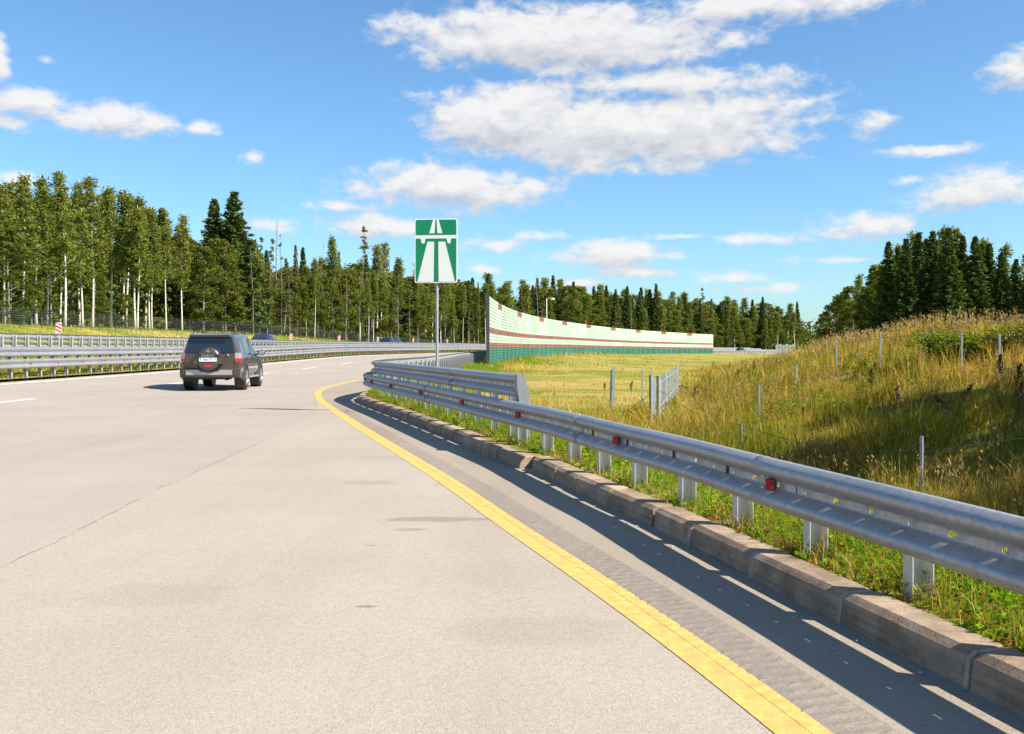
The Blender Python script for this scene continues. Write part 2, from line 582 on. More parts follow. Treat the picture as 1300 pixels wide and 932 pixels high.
def ground_mat():
    m = bpy.data.materials.new('ground_turf')
    m.use_nodes = True
    t = NT(m.node_tree)
    b = m.node_tree.nodes['Principled BSDF']
    b.inputs['Roughness'].default_value = 0.95
    b.inputs['Specular IOR Level'].default_value = 0.1
    tc = t.n('ShaderNodeTexCoord').outputs['Object']
    a = t.noise(t.v('MULTIPLY', tc, (0.06, 0.17, 0.1)), 1.0, 5.0, 0.6)
    bb = t.noise(t.v('MULTIPLY', tc, (0.5, 1.0, 1.0)), 0.8, 6.0, 0.7)
    f = t.m('ADD', t.m('MULTIPLY', a, 0.65), t.m('MULTIPLY', bb, 0.35))
    c = t.ramp(f, [(0.36, (0.11, 0.155, 0.018)), (0.45, (0.19, 0.215, 0.028)), (0.53, (0.34, 0.275, 0.065)), (0.62, (0.46, 0.335, 0.16))])
    fine = t.noise(tc, 9.0, 4.0, 0.8)
    c = t.mix(0.7, c, t.ramp(fine, [(0.3, (0.62, 0.64, 0.55)), (0.7, (1.2, 1.16, 1.1))]), 'MULTIPLY')
    t.link(c, b.inputs['Base Color'])
    bp = t.n('ShaderNodeBump')
    bp.inputs['Strength'].default_value = 0.8
    bp.inputs['Distance'].default_value = 0.08
    t.link(t.noise(tc, 14.0, 5.0, 0.8), bp.inputs['Height'])
    t.link(bp.outputs[0], b.inputs['Normal'])
    return m


M['ground'] = ground_mat()

# ------------------------------------------------------------------ plan of the place
RR, XR, YR = 380.0, -3.1, 58.0       # the motorway is straight, then bends right with this radius


def PT(s, o):
    """station along the motorway, offset to the left of its right-hand guard rail -> x, y"""
    if s <= YR:
        return (XR - o, s)
    th = (s - YR) / RR
    return (XR + RR - (RR + o) * math.cos(th), YR + (RR + o) * math.sin(th))


def SO(X, Y):
    X = np.asarray(X, float)
    Y = np.asarray(Y, float)
    cx = XR + RR
    r = np.hypot(cx - X, Y - YR)
    th = np.arctan2(Y - YR, cx - X)
    s = np.where(Y <= YR, Y, YR + RR * th)
    o = np.where(Y <= YR, XR - X, r - RR)
    return s, o


def smooth(x, a, b):
    t = np.clip((np.asarray(x, float) - a) / (b - a), 0, 1)
    return t * t * (3 - 2 * t)


def grade(s):
    return -0.005 * np.clip(np.asarray(s, float) - 150, 0, 260)


def zroad(s, o):
    L = 0.26 + 0.29 * smooth(s, 50, 95)
    o0 = 7.4 - 5.0 * smooth(s, 50, 95)
    return grade(s) + L * np.clip((np.asarray(o, float) - o0) / (12.1 - o0), 0, 1.12)


def zleft(s, o):
    """median, far carriageway and the bank of the woods"""
    s = np.asarray(s, float)
    o = np.asarray(o, float)
    L = 0.38 + 0.27 * smooth(s, 50, 95)
    bank = 3.2 - 2.0 * smooth(s, 115, 205)
    z = np.interp(o.ravel(), [12.6, 13.2], [0, 1]).reshape(o.shape)
    med = L + (0.93 - L) * np.clip((o - 13.0) / 3.4, 0, 1)
    opp = 0.93 + 0.40 * np.clip((o - 17.2) / 11.0, 0, 1)
    bk = opp + (bank - 1.3) * smooth(o, 29.0, 40.0) + 0.01 * np.clip(o - 40, 0, 300)
    return grade(s) + np.where(o < 17.2, med, bk)


# kerb line (front face at road level), monotonic in y
KP = [(3.7, -5), (2.65, 0), (2.25, 2), (1.77, 4.4), (1.36, 6.3), (1.09, 7.6), (0.78, 8.8), (0.29, 10.9), (-0.02, 12.0), (-0.30, 12.9), (-0.60, 13.9), (-1.33, 16.4),
      (-2.20, 19.4), (-3.07, 22.2), (-3.82, 24.8), (-4.08, 26.4), (-4.12, 28.2), (-3.92, 31), (-3.52, 37), (-3.4, 45), (-3.4, 58)]


def catmull(pts, n=12):
    out = []
    P = [np.array(p, float) for p in pts]
    for i in range(len(P) - 1):
        a = P[max(i - 1, 0)]
        b = P[i]
        c = P[i + 1]
        d = P[min(i + 2, len(P) - 1)]
        for k in range(n):
            t = k / n
            out.append(0.5 * ((2 * b) + (-a + c) * t + (2 * a - 5 * b + 4 * c - d) * t * t + (-a + 3 * b - 3 * c + d) * t ** 3))
    out.append(P[-1])
    return np.array(out)


KN = catmull(KP, 10)
KALL = np.vstack([KN, np.array([PT(s, 0.3) for s in np.arange(62, 420, 4)])])


def kerb_x(Y):
    return np.interp(Y, KN[:, 1], KN[:, 0])


def dist_kerb(X, Y):
    """distance to the right of the kerb line, roughly square to it"""
    s, o = SO(X, Y)
    Xk = kerb_x(Y)
    sl = (kerb_x(np.asarray(Y) + 0.5) - kerb_x(np.asarray(Y) - 0.5))
    near = (np.asarray(X, float) - Xk) / np.sqrt(1 + sl * sl)
    return np.where(np.asarray(Y) < 50, near, -o + 0.3)


HB_Y = [-20, 10, 14.5, 20, 25, 36, 55, 73, 100, 140, 200]
HB_X = [9.5, 7.6, 7.0, 5.9, 5.3, 6.6, 10.2, 14, 22, 38, 62]
HR_X = [20, 17.5, 16.8, 16.4, 16.2, 16.6, 19.4, 23.2, 31, 50, 78]
HR_Z = [1.3, 1.45, 1.5, 1.55, 1.6, 1.75, 1.45, 0.85, 0.15, -0.4, -0.8]


def bumps(X, Y):
    return (np.sin(X * 1.3 + Y * 0.7) * np.sin(Y * 0.9 - X * 0.4) * 0.07 + np.sin(X * 0.41 - Y * 0.33 + 1.7) * 0.10
            + np.sin(X * 2.9 + 1.1) * np.sin(Y * 2.3 + 0.6) * 0.035)


def zright(X, Y):
    X = np.asarray(X, float)
    Y = np.asarray(Y, float)
    s, o = SO(X, Y)
    d = dist_kerb(X, Y)
    low = -0.75 + 0.70 * smooth(Y, 48, 80) * (1 - smooth(d, 2.5, 22)) - 0.15 * smooth(d, 3, 9) * (1 - smooth(Y, 40, 70))
    low = low + 0.25 * smooth(Y, 70, 150)
    low = low + grade(s)
    xb = np.interp(Y, HB_Y, HB_X)
    xr = np.interp(Y, HB_Y, HR_X)
    zr = np.interp(Y, HB_Y, HR_Z)
    t = np.clip((X - xb) / (xr - xb), 0, 1)
    tt = 0.45 * t + 0.55 * (t * t * (3 - 2 * t))
    hill = low + (zr - low) * tt - 0.035 * np.clip(X - xr, 0, 60)
    ditch = -0.30 * np.exp(-((X - xb + 0.6) / 1.6) ** 2) * (1 - smooth(Y, 60, 90))
    z = hill + ditch + bumps(X, Y) * smooth(d, 2, 8) * (0.35 + 0.65 * smooth(t, 0, 0.3))
    verge = 0.13 - 0.42 * np.clip(d - 1.35, 0, 30)
    return np.maximum(z, np.where(d < 5, verge, -9) - 0.0) if True else z


def ground_z(X, Y):
    """height of the land at any point (top of the turf, road excluded)"""
    X = np.asarray(X, float)
    Y = np.asarray(Y, float)
    s, o = SO(X, Y)
    d = dist_kerb(X, Y)
    zl = zleft(s, o)
    zr = zright(X, Y)
    return np.where(o > 12.6, zl, np.where(d > 0.0, zr, zroad(s, o)))


def gz(x, y):
    return float(ground_z(np.array([x]), np.array([y]))[0])


def hit(px, py, y0=8.0, y1=700.0):
    """where the sight line through a photograph pixel meets the land"""
    ys = np.geomspace(y0, y1, 6000)
    X = (px - 650) / F * ys
    Z = CH - (py - HZ) / F * ys
    g = ground_z(X, ys)
    k = np.argmax(Z <= g)
    return float(X[k]), float(ys[k]), float(g[k])


# ------------------------------------------------------------------ ground sheet
def axis(lo, hi, fine_lo, fine_hi, step, growth=1.16):
    a = list(np.arange(fine_lo, fine_hi + 1e-6, step))
    st = step
    x = fine_hi
    while x < hi:
        st *= growth
        x += st
        a.append(x)
    st = step
    x = fine_lo
    while x > lo:
        st *= growth
        x -= st
        a.insert(0, x)
    return np.array(a)


gx = axis(-2500, 2500, -60, 45, 0.6)
gy = axis(-400, 4000, -6, 130, 0.6, 1.10)
GX, GY = np.meshgrid(gx, gy)
gs, go = SO(GX, GY)
gd = dist_kerb(GX, GY)
gZ = ground_z(GX, GY)
# the sheet runs well below the carriageways, which are built on top of it
under = ((go < 30.2) & (gd < 3.2)) | ((go < 30.2) & (go > -2.0) & (GY > 45))
under = ((gd < 2.0) & (go < 30.2))
gZ = np.where(under, gZ - 0.45, gZ)
far = np.hypot(GX, GY)
gZ = np.where(far > 600, np.minimum(gZ, 3.0), gZ)
nx, ny = len(gx), len(gy)
idx = np.arange(nx * ny).reshape(ny, nx)
quads = np.stack([idx[:-1, :-1], idx[:-1, 1:], idx[1:, 1:], idx[1:, :-1]], -1).reshape(-1, 4)
me = np_mesh('ground', np.stack([GX, GY, gZ], -1).reshape(-1, 3), quads, M['ground'], smooth=True)
ground = link('ground', me)
tag(ground, kind='structure')


def strip(name, stations, offs, zf, matr, parent=None, thick=0.0):
    """sheet laid along the motorway between given offsets"""
    mb = MB()
    n = len(offs)
    for s in stations:
        for o in offs:
            x, y = PT(s, o)
            mb.v.append((x, y, float(zf(np.array(s), np.array(o)))))
    for i in range(len(stations) - 1):
        for k in range(n - 1):
            a = i * n + k
            mb.f.append((a, a + 1, a + n + 1, a + n))
            mb.mi.append(0)
    return mb.build(name, matr, parent, smooth=True)


S_ST = list(np.arange(-8, 60, 2.0)) + list(np.arange(60, 440, 5.0))
# motorway carriageway
mb = MB()
stt = S_ST
offs_rel = [0, .12, .25, .4, .55, .7, .85, 1.0]
for s in stt:
    if s < YR:
        oR = XR - (float(kerb_x(s)) + 0.06)
    else:
        oR = 0.24
    for f_ in offs_rel:
        o = oR + (12.75 - oR) * f_
        x, y = PT(s, o)
        mb.v.append((x, y, float(zroad(s, o))))
n = len(offs_rel)
for i in range(len(stt) - 1):
    for k in range(n - 1):
        a = i * n + k
        mb.f.append((a, a + n, a + n + 1, a + 1))
        mb.mi.append(0)
road = mb.build('road', M['road'], smooth=True)
tag(road, kind='structure')

opp = strip('road', S_ST, [17.3, 20, 24, 28.6], lambda s, o: zleft(s, o) + 0.02, M['road'])
tag(opp, kind='structure')
med = strip('median_ground', S_ST, [12.62, 13.0, 13.6, 14.6, 15.6, 16.4, 17.35], lambda s, o: zleft(s, o) + 0.0, M['ground'])
tag(med, kind='structure')
shl = strip('roadside_ground', S_ST, [28.5, 29.5, 31.0], lambda s, o: zleft(s, o) - 0.005, M['ground'])
tag(shl, kind='structure')

# seam between the carriageway and the slip road
SEAM = [(-2.95, -6), (-3.0, 2), (-3.23, 6.3), (-3.28, 7.6), (-3.44, 9.5), (-3.52, 11.2), (-3.82, 17.4), (-4.35, 22), (-5.2, 26.0)]
SN = catmull(SEAM, 6)
YLP = [(2.7, -5), (1.55, 1.0), (0.87, 4.4), (-0.06, 7.97), (-0.75, 10.6), (-2.03, 15.1), (-3.62, 20.8), (-5.10, 26.4), (-6.05, 31.4), (-6.38, 36.5), (-6.35, 43), (-6.2, 50), (-6.2, 58)]
YN = catmull(YLP, 10)


def seam_x(y):
    return np.interp(y, SN[:, 1], SN[:, 0])


def yel_x(y):
    return np.interp(y, YN[:, 1], YN[:, 0])


def ribbon(pts, w0, w1, z, name, matr, parent, zf=None, sub=1):
    """flat band along a plan curve between two lateral offsets (positive = right)"""
    pts = np.asarray(pts, float)
    tg = np.gradient(pts, axis=0)
    tg /= np.linalg.norm(tg, axis=1)[:, None]
    nr = np.stack([tg[:, 1], -tg[:, 0]], 1)
    mb = MB()
    m = sub + 1
    for i, p in enumerate(pts):
        for k in range(m):
            w = w0 + (w1 - w0) * k / sub
            q = p + nr[i] * w
            zz = z if zf is None else float(zf(q[0], q[1])) + z
            mb.v.append((q[0], q[1], zz))
    for i in range(len(pts) - 1):
        for k in range(sub):
            a = i * m + k
            mb.f.append((a, a + 1, a + m + 1, a + m))
            mb.mi.append(0)
    return mb.build(name, matr, parent, smooth=True)


def z_at(x, y):
    s, o = SO(np.array([x]), np.array([y]))
    return zroad(s, o)[0]


# slip road surface right of the seam
mb = MB()
ys = np.arange(-8, 26.01, 0.75)
for y in ys:
    a, b = float(seam_x(y)), min(float(yel_x(y)) + 0.02, float(kerb_x(y)))
    b = max(b, a + 0.01)
    for f_ in (0, .25, .5, .75, 1):
        x = a + (b - a) * f_
        mb.v.append((x, y, z_at(x, y) + 0.003))
for i in range(len(ys) - 1):
    for k in range(4):
        a = i * 5 + k
        mb.f.append((a, a + 1, a + 6, a + 5))
        mb.mi.append(0)
ramp = mb.build('slip_road', M['ramp'], road, smooth=True)
# hard shoulder between the yellow line and the kerb
mb = MB()
ys = np.arange(-6, 60.01, 0.75)
for y in ys:
    a, b = float(yel_x(y)) + 0.0, float(kerb_x(y)) + 0.06
    for f_ in (0, .33, .67, 1):
        x = a + (b - a) * f_
        mb.v.append((x, y, z_at(x, y) + 0.0045))
for i in range(len(ys) - 1):
    for k in range(3):
        a = i * 4 + k
        mb.f.append((a, a + 1, a + 5, a + 4))
        mb.mi.append(0)
mb.build('hard_shoulder', M['shoulder'], road, smooth=True)
# crack along the seam, a little ragged
sp = SN.copy()
sp[:, 0] += rng.normal(0, 0.018, len(sp))
spp = catmull(sp[::1], 3)
ribbon(spp, -0.004, 0.005, 0.0042, 'crack', M['crack'], road, zf=z_at)

# painted lines
yl_all = np.vstack([YN, np.array([PT(s, 3.1) for s in np.arange(62, 300, 4)])])
ribbon(yl_all, -0.10, 0.10, 0.0062, 'yellow_line', M['yellow_paint'], road, zf=z_at)
le = np.array([PT(s, 12.1) for s in list(np.arange(-8, 58, 2.0)) + list(np.arange(58, 400, 4))])
ribbon(le, -0.11, 0.11, 0.008, 'edge_line', M['white_paint'], road, zf=z_at)
s0 = 9.0
while s0 < 260:
    pts = np.array([PT(s, 8.9) for s in np.linspace(s0, s0 + 4.0, 5)])
    ribbon(pts, -0.075, 0.075, 0.008, 'lane_dash', M['white_paint'], road, zf=z_at)
    s0 += 12.0

# milled rumble strip: real corrugation, one band
yd = []
acc = [0.0]
for i in range(1, len(YN)):
    acc.append(acc[-1] + float(np.linalg.norm(YN[i] - YN[i - 1])))
acc = np.array(acc)


def along(pts, L, l):
    return np.array([np.interp(l, L, pts[:, 0]), np.interp(l, L, pts[:, 1])])


mb = MB()
ls = np.arange(2.0, 30.0, 0.0225)
cols = [0.0, 0.045, 0.09, 0.135, 0.18, 0.225, 0.26]
for j, l in enumerate(ls):
    p = along(YN, acc, l)
    q = along(YN, acc, l + 0.05)
    t_ = (q - p) / np.linalg.norm(q - p)
    nr = np.array([t_[1], -t_[0]])
    for c in cols:
        ph = (j % 4) in (1, 2)
        edge = 0.0 if c in (0.0, 0.26) else 1.0
        jit = random.random()
        z = 0.0068 + (0.007 if ph else 0.0) * edge * (0.15 + 0.85 * jit)
        w = p + nr * (0.085 + c)
        mb.v.append((w[0], w[1], z))
nc = len(cols)
for i in range(len(ls) - 1):
    for k in range(nc - 1):
        a = i * nc + k
        mb.f.append((a, a + 1, a + nc + 1, a + nc))
        mb.mi.append(0)
M['rumble'] = asphalt('rumble_strip', (0.205, 0.172, 0.142), (0.235, 0.20, 0.165))
rs = mb.build('rumble_strip', M['rumble'], road)
mb = MB()
for j, l in enumerate(ls):
    p = along(YN, acc, l)
    q = along(YN, acc, l + 0.05)
    t_ = (q - p) / np.linalg.norm(q - p)
    nr = np.array([t_[1], -t_[0]])
    for c in (0.03, 0.06, 0.09, 0.105):
        ph = (j % 4) in (1, 2)
        z = 0.0075 + (0.0022 if ph and c > 0.04 else 0.0) * random.uniform(0.2, 1)
        w = p + nr * c
        mb.v.append((w[0], w[1], z))
for i in range(len(ls) - 1):
    for k in range(3):
        a = i * 4 + k
        mb.f.append((a, a + 1, a + 5, a + 4))
        mb.mi.append(0)
mb.build('ribbed_line_edge', M['yellow_paint'], road)
# bits of litter and loose chips by the kerb
mb = MB()
for k in range(60):
    l = random.uniform(4, 24)
    y = l
    x = float(kerb_x(y)) - abs(random.gauss(0, 0.12)) - 0.02
    r_ = random.uniform(0.003, 0.008)
    mb.box((x, y, r_ * 0.5 + 0.009), (r_ * 2, r_ * 1.4, r_), Matrix.Rotation(random.uniform(0, 3), 3, 'Z'))
gr = mb.build('gravel', M['concrete'])
tag(gr, 'loose stone chips lying along the foot of the kerb', 'gravel', kind='stuff')

# ------------------------------------------------------------------ kerb stones
kerb = empty('kerb', (float(kerb_x(12)), 12, 0))
tag(kerb, kind='structure')
kacc = np.concatenate([[0], np.cumsum(np.linalg.norm(np.diff(KALL, axis=0), axis=1))])


def kpt(l):
    return along(KALL, kacc, l)


def l_of_y(y):
    return float(np.interp(y, KALL[:, 1], kacc))


l = l_of_y(-1.0)
l_end = l_of_y(64)
KSEC = [(0.0, -0.12), (0.030, 0.128), (0.066, 0.156), (0.21, 0.160), (0.21, -0.12)]
ks_breaks = []
lgap = l_of_y(11.25)
while l < l_end:
    ln = random.choice([0.98, 0.98, 0.98, 0.72, 0.98])
    if l < lgap < l + ln + 0.2:
        ln = max(0.3, lgap - l - 0.02)
    p = kpt(l + 0.012)
    q = kpt(l + ln - 0.012)
    t_ = (q - p) / np.linalg.norm(q - p)
    nr = np.array([t_[1], -t_[0]])
    out = 0.0
    dz_ = random.uniform(-0.006, 0.006)
    yy = (p[1] + q[1]) / 2
    if 11.2 < yy < 13.6:
        out = -0.10
        dz_ -= 0.012
    jo = out + random.uniform(-0.008, 0.008)
    je = out + random.uniform(-0.008, 0.008)
    mb = MB()
    for (pp, jj, sh) in ((p, jo, 0), (p + t_ * 0.012, jo, 1), (q - t_ * 0.012, je, 1), (q, je, 0)):
        for (w, z) in KSEC:
            ins = 0.0 if sh else 0.006
            ww = w + jj + (ins if w < 0.1 else -ins)
            zz = z + dz_ - (ins if z > 0 else 0)
            g = pp + nr * ww
            mb.v.append((g[0], g[1], zz))
    m5 = 5
    for i in range(3):
        for k in range(5):
            a = i * 5 + k
            b = i * 5 + (k + 1) % 5
            mb.f.append((a, b, b + 5, a + 5))
            mb.mi.append(0)
    mb.f.append((0, 1, 2, 3, 4)); mb.mi.append(0)
    mb.f.append((19, 18, 17, 16, 15)); mb.mi.append(0)
    o = mb.build('kerb_stone', M['kerb'])
    o.parent = kerb
    o.matrix_parent_inverse = Matrix.Translation(-Vector(kerb.location))
    ks_breaks.append(l + ln)
    l += ln + (0.012 if not (l < lgap < l + ln + 0.2) else 0.16)
    if abs(l - lgap) < 0.2 and l < lgap + 0.2:
        pass
# mortar behind the joints
for lb in ks_breaks[:34]:
    p = kpt(lb - 0.008)
    q = kpt(lb + 0.02)
    t_ = (q - p) / np.linalg.norm(q - p)
    nr = np.array([t_[1], -t_[0]])
    if random.random() < 0.6 and not (10.6 < p[1] < 13.9):
        mb = MB()
        c = (p + q) / 2 + nr * 0.112
        ang = math.atan2(t_[1], t_[0]) - math.pi / 2
        hw = random.uniform(0.010, 0.034)
        of = random.uniform(0.0, 0.006)
        sec_ = [(-0.001 - of, -0.1), (0.028 - of, 0.126), (0.064 - of, 0.153), (0.205, 0.157), (0.205, -0.1)]
        b0 = kpt(lb + 0.006)
        for sgn in (-1, 1):
            for (w, z) in sec_:
                g = b0 + nr * w + t_ * hw * sgn
                mb.v.append((g[0], g[1], z))
        mb.f += [(0, 1, 2, 3, 4), (9, 8, 7, 6, 5)] + [(k, 5 + k, 5 + (k + 1) % 5, (k + 1) % 5) for k in range(5)]
        mb.mi += [0] * 7
        o = mb.build('mortar_joint', M['mortar'])
        o.parent = kerb
        o.matrix_parent_inverse = Matrix.Translation(-Vector(kerb.location))

# verge behind the kerb
mb = MB()
dl = [0.10, 0.35, 0.7, 1.1, 1.5, 2.0, 2.6, 3.3]
vl = np.arange(l_of_y(-4), l_of_y(140), 0.5)
for l in vl:
    p = kpt(l)
    q = kpt(l + 0.3)
    t_ = (q - p) / np.linalg.norm(q - p)
    nr = np.array([t_[1], -t_[0]])
    for d_ in dl:
        g = p + nr * d_
        z = 0.142 - 0.42 * max(0, d_ - 1.35) + (random.uniform(-0.015, 0.02) if 0.2 < d_ < 2 else 0)
        gg = float(zright(np.array([g[0]]), np.array([g[1]]))[0])
        if d_ > 1.4:
            z = max(z, gg + 0.01)
        if d_ > 3:
            z = gg - 0.12
        mb.v.append((g[0], g[1], z))
m8 = len(dl)
for i in range(len(vl) - 1):
    for k in range(m8 - 1):
        a = i * m8 + k
        mb.f.append((a, a + 1, a + m8 + 1, a + m8))
        mb.mi.append(0)
verge = mb.build('verge', M['ground'], smooth=True)
tag(verge, kind='structure')


# ------------------------------------------------------------------ guard rails
def attach(o, parent):
    o.parent = parent
    o.matrix_parent_inverse = (Matrix.Translation(parent.location) @ parent.rotation_euler.to_matrix().to_4x4()).inverted()
    return o


class Path:
    def __init__(self, pts, side):
        self.p = np.asarray(pts, float)
        self.L = np.concatenate([[0], np.cumsum(np.linalg.norm(np.diff(self.p, axis=0), axis=1))])
        self.side = side       # +1: traffic on the left of the travel direction, -1: on the right

    def at(self, l):
        return along(self.p, self.L, l)

    def frame(self, l):
        a, b = self.at(max(0, l - 0.15)), self.at(min(self.L[-1], l + 0.15))
        t = (b - a) / np.linalg.norm(b - a)
        n = np.array([-t[1], t[0]]) * self.side
        return self.at(l), t, n

    def l_at_y(self, y):
        return float(np.interp(y, self.p[:, 1], self.L))


WPROF = [(0.010, 0.156), (0.030, 0.150), (0.062, 0.132), (0.078, 0.117), (0.083, 0.100), (0.081, 0.084), (0.070, 0.069), (0.022, 0.040), (0.006, 0.029), (0.0, 0.022), (0.0, 0.014)]
WPROF = WPROF + [(d, -z) for d, z in WPROF[::-1]]
WLOW = [(0.010, 0.156), (0.060, 0.132), (0.083, 0.100), (0.072, 0.070), (0.0, 0.022), (0.0, -0.022), (0.072, -0.070), (0.083, -0.100), (0.060, -0.132), (0.010, -0.156)]


def beam_mesh(path, l0, l1, zc, zb, back=0.0, holes=True, step=0.33, slide=0.0):
    """W-beam from l0 to l1, centre height zc above zb(x, y), pushed back from the path by back"""
    prof = WPROF if holes else WLOW
    cols = set(np.round(np.linspace(l0, l1, max(2, int((l1 - l0) / step) + 1)), 4))
    hl = []
    if holes:
        k = l0 + 0.21
        j = 0
        while k < l1 - 0.1:
            w = 0.055 if j % 3 == 0 else 0.032
            hl.append((round(k, 4), round(k + w, 4)))
            cols.update(hl[-1])
            k += 0.333
            j += 1
    cols = sorted(cols)
    mb = MB()
    m = len(prof)
    for l in cols:
        p, t, n = path.frame(l)
        zz = zb(p[0], p[1])
        for d, z in prof:
            q = p + n * (d - back + slide)
            mb.v.append((q[0], q[1], zz + zc + z))
    mid = m // 2 - 1
    for i in range(len(cols) - 1):
        hole = any(abs(cols[i] - a) < 1e-3 and abs(cols[i + 1] - b) < 1e-3 for a, b in hl)
        for k in range(m - 1):
            if hole and k == mid:
                continue
            a = i * m + k
            mb.f.append((a, a + 1, a + m + 1, a + m) if path.side > 0 else (a, a + m, a + m + 1, a + 1))
            mb.mi.append(0)
    return mb


def channel_post(h, w=0.12, d=0.08, t=0.006):
    """C-channel, open towards -y, origin on the ground"""
    mb = MB()
    poly = [(-w / 2, -d / 2), (-w / 2 + t, -d / 2), (-w / 2 + t, d / 2 - t), (w / 2 - t, d / 2 - t), (w / 2 - t, -d / 2), (w / 2, -d / 2), (w / 2, d / 2), (-w / 2, d / 2)]
    n = len(poly)
    vv = [(x, y, -0.25) for x, y in poly] + [(x, y, h) for x, y in poly]
    ff = [(i, (i + 1) % n, n + (i + 1) % n, n + i) for i in range(n)]
    ff += [(8, 9, 10, 15), (15, 10, 11, 14), (14, 11, 12, 13)]
    mb.add(vv, ff)
    return mb.mesh('post', M['post_steel'])


def beams(root, path, l0, l1, zc, zb, back, length=4.0, holes_to=0.0, thick=True, step_far=1.0):
    l = l0
    while l < l1 - 0.3:
        e = min(l + length, l1)
        near = l < holes_to
        mb = beam_mesh(path, l - (0.12 if l > l0 else 0), e, zc, zb, back, near, 0.33 if near else step_far, slide=0.007 if (int((l - l0) / length) % 2) else 0.0)
        o = mb.build('beam', M['steel'], smooth=True, fix=False)
        attach(o, root)
        if near and thick:
            md = o.modifiers.new('sheet', 'SOLIDIFY')
            md.thickness = 0.004
            md.offset = 0.0
        l = e


def place(me, name, root, x, y, z, rz):
    o = bpy.data.objects.new(name, me)
    COL.objects.link(o)
    o.location = (x, y, z)
    o.rotation_euler = (0, 0, rz)
    return attach(o, root)


# reflector: red wedge on a dark bracket, facing -y
mb = MB()
mb.plate([(-0.030, -0.036), (0.020, -0.026), (0.020, 0.026), (-0.030, 0.036)], -0.006, 0.002, 0)
me_refl = mb.mesh('reflector', M['red'])
mb = MB()
mb.plate([(-0.015, -0.038), (0.034, -0.030), (0.034, 0.030), (-0.015, 0.038)], 0.003, 0.02, 0)
me_brk = mb.mesh('bracket', M['dark_steel'])
mb = MB()
mb.lathe([(0.0, 0.0), (0.019, 0.0), (0.017, 0.009), (0.0, 0.013)], (0, 0, 0), 'y', 8)
me_bolt = mb.mesh('bolt', M['post_steel'])
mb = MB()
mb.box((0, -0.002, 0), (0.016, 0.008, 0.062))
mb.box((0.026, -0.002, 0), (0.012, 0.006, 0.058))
me_slot_shade = mb.mesh('bolt', M['slot'])  # pair of dark bars for the beam slots, their shade put into the colour
me_post_s = channel_post(0.50)
me_post_d = channel_post(0.80)
me_post_l = channel_post(0.95)
mb = MB()
mb.box((0, 0.0, 0), (0.20, 0.09, 0.17))
me_spacer = mb.mesh('spacer', M['post_steel'])

# right-hand rail: along the kerb, round the nose and on beside the motorway
rp = []
kt = np.gradient(KALL, axis=0)
kt /= np.linalg.norm(kt, axis=1)[:, None]
knr = np.stack([kt[:, 1], -kt[:, 0]], 1)
rail_pts = KALL + knr * 0.24
RP = Path(rail_pts, +1)
zb0 = lambda x, y: 0.0
zbg = lambda x, y: float(grade(SO(np.array([x]), np.array([y]))[0])[0])
root = empty('guard_rail', (float(RP.at(RP.l_at_y(12))[0]), 12, 0.13))
tag(root, 'galvanised guard rail along the kerb in front, two-tiered round the nose', 'guard rail')
lA, lJ, lT, lE = RP.l_at_y(-1.5), RP.l_at_y(12.9), RP.l_at_y(27), RP.l_at_y(112)
beams(root, RP, lA, lE, 0.552, zb0, 0.0, 4.0, holes_to=RP.l_at_y(36))
BACK = 0.21
beams(root, RP, lJ + 0.1, lE, 0.880, zb0, BACK, 4.0, holes_to=RP.l_at_y(36))
l = lA + 0.55
while l < lE:
    dbl = l > lJ
    bk = (0.04 + BACK) if dbl else 0.055
    p, t, n = RP.frame(l)
    q = p - n * (bk + 0.06)
    rz = math.atan2(t[1], t[0]) - math.pi / 2
    place(me_post_d if dbl else me_post_s, 'post', root, q[0], q[1], 0.13, rz)
    if dbl and l < RP.l_at_y(34):
        q = p - n * 0.12
        place(me_spacer, 'spacer', root, q[0], q[1], 0.552, rz)
    l += 1.0
l = lA + 0.55
while l < RP.l_at_y(14):
    p, t, n = RP.frame(l)
    q = p + n * 0.003
    place(me_slot_shade, 'bolt', root, q[0], q[1], 0.552, math.atan2(t[1], t[0]) + math.pi)  # painted dark slot bars at each post, not bolt heads
    l += 1.0
for y in (2.9, 6.15, 9.0, 12.4, 15.2, 18.4, 21.4, 24.0, 26.0, 28.2):
    p, t, n = RP.frame(RP.l_at_y(y))
    q = p + n * 0.045
    rz = math.atan2(t[1], t[0]) - math.pi / 2 - 0.25
    r_ = place(me_refl, 'reflector', root, q[0], q[1], 0.552, rz)
    b_ = place(me_brk, 'bracket', root, q[0] - n[0] * 0.004, q[1] - n[1] * 0.004, 0.552, rz)
for k in range(7):
    lj = lA + 4.0 * k
    if lj < lA + 0.1:
        continue
    for (dl_, zc) in ((-0.09, 0.552 + 0.098), (-0.03, 0.552 + 0.098), (-0.09, 0.552 - 0.098), (-0.03, 0.552 - 0.098), (-0.06, 0.552 + 0.045), (-0.06, 0.552 - 0.045)):
        p, t, n = RP.frame(lj + dl_)
        q = p + n * (0.084 if abs(zc - 0.552) > 0.06 else 0.034)
        place(me_bolt, 'bolt', root, q[0], q[1], zc, math.atan2(t[1], t[0]) + math.pi)
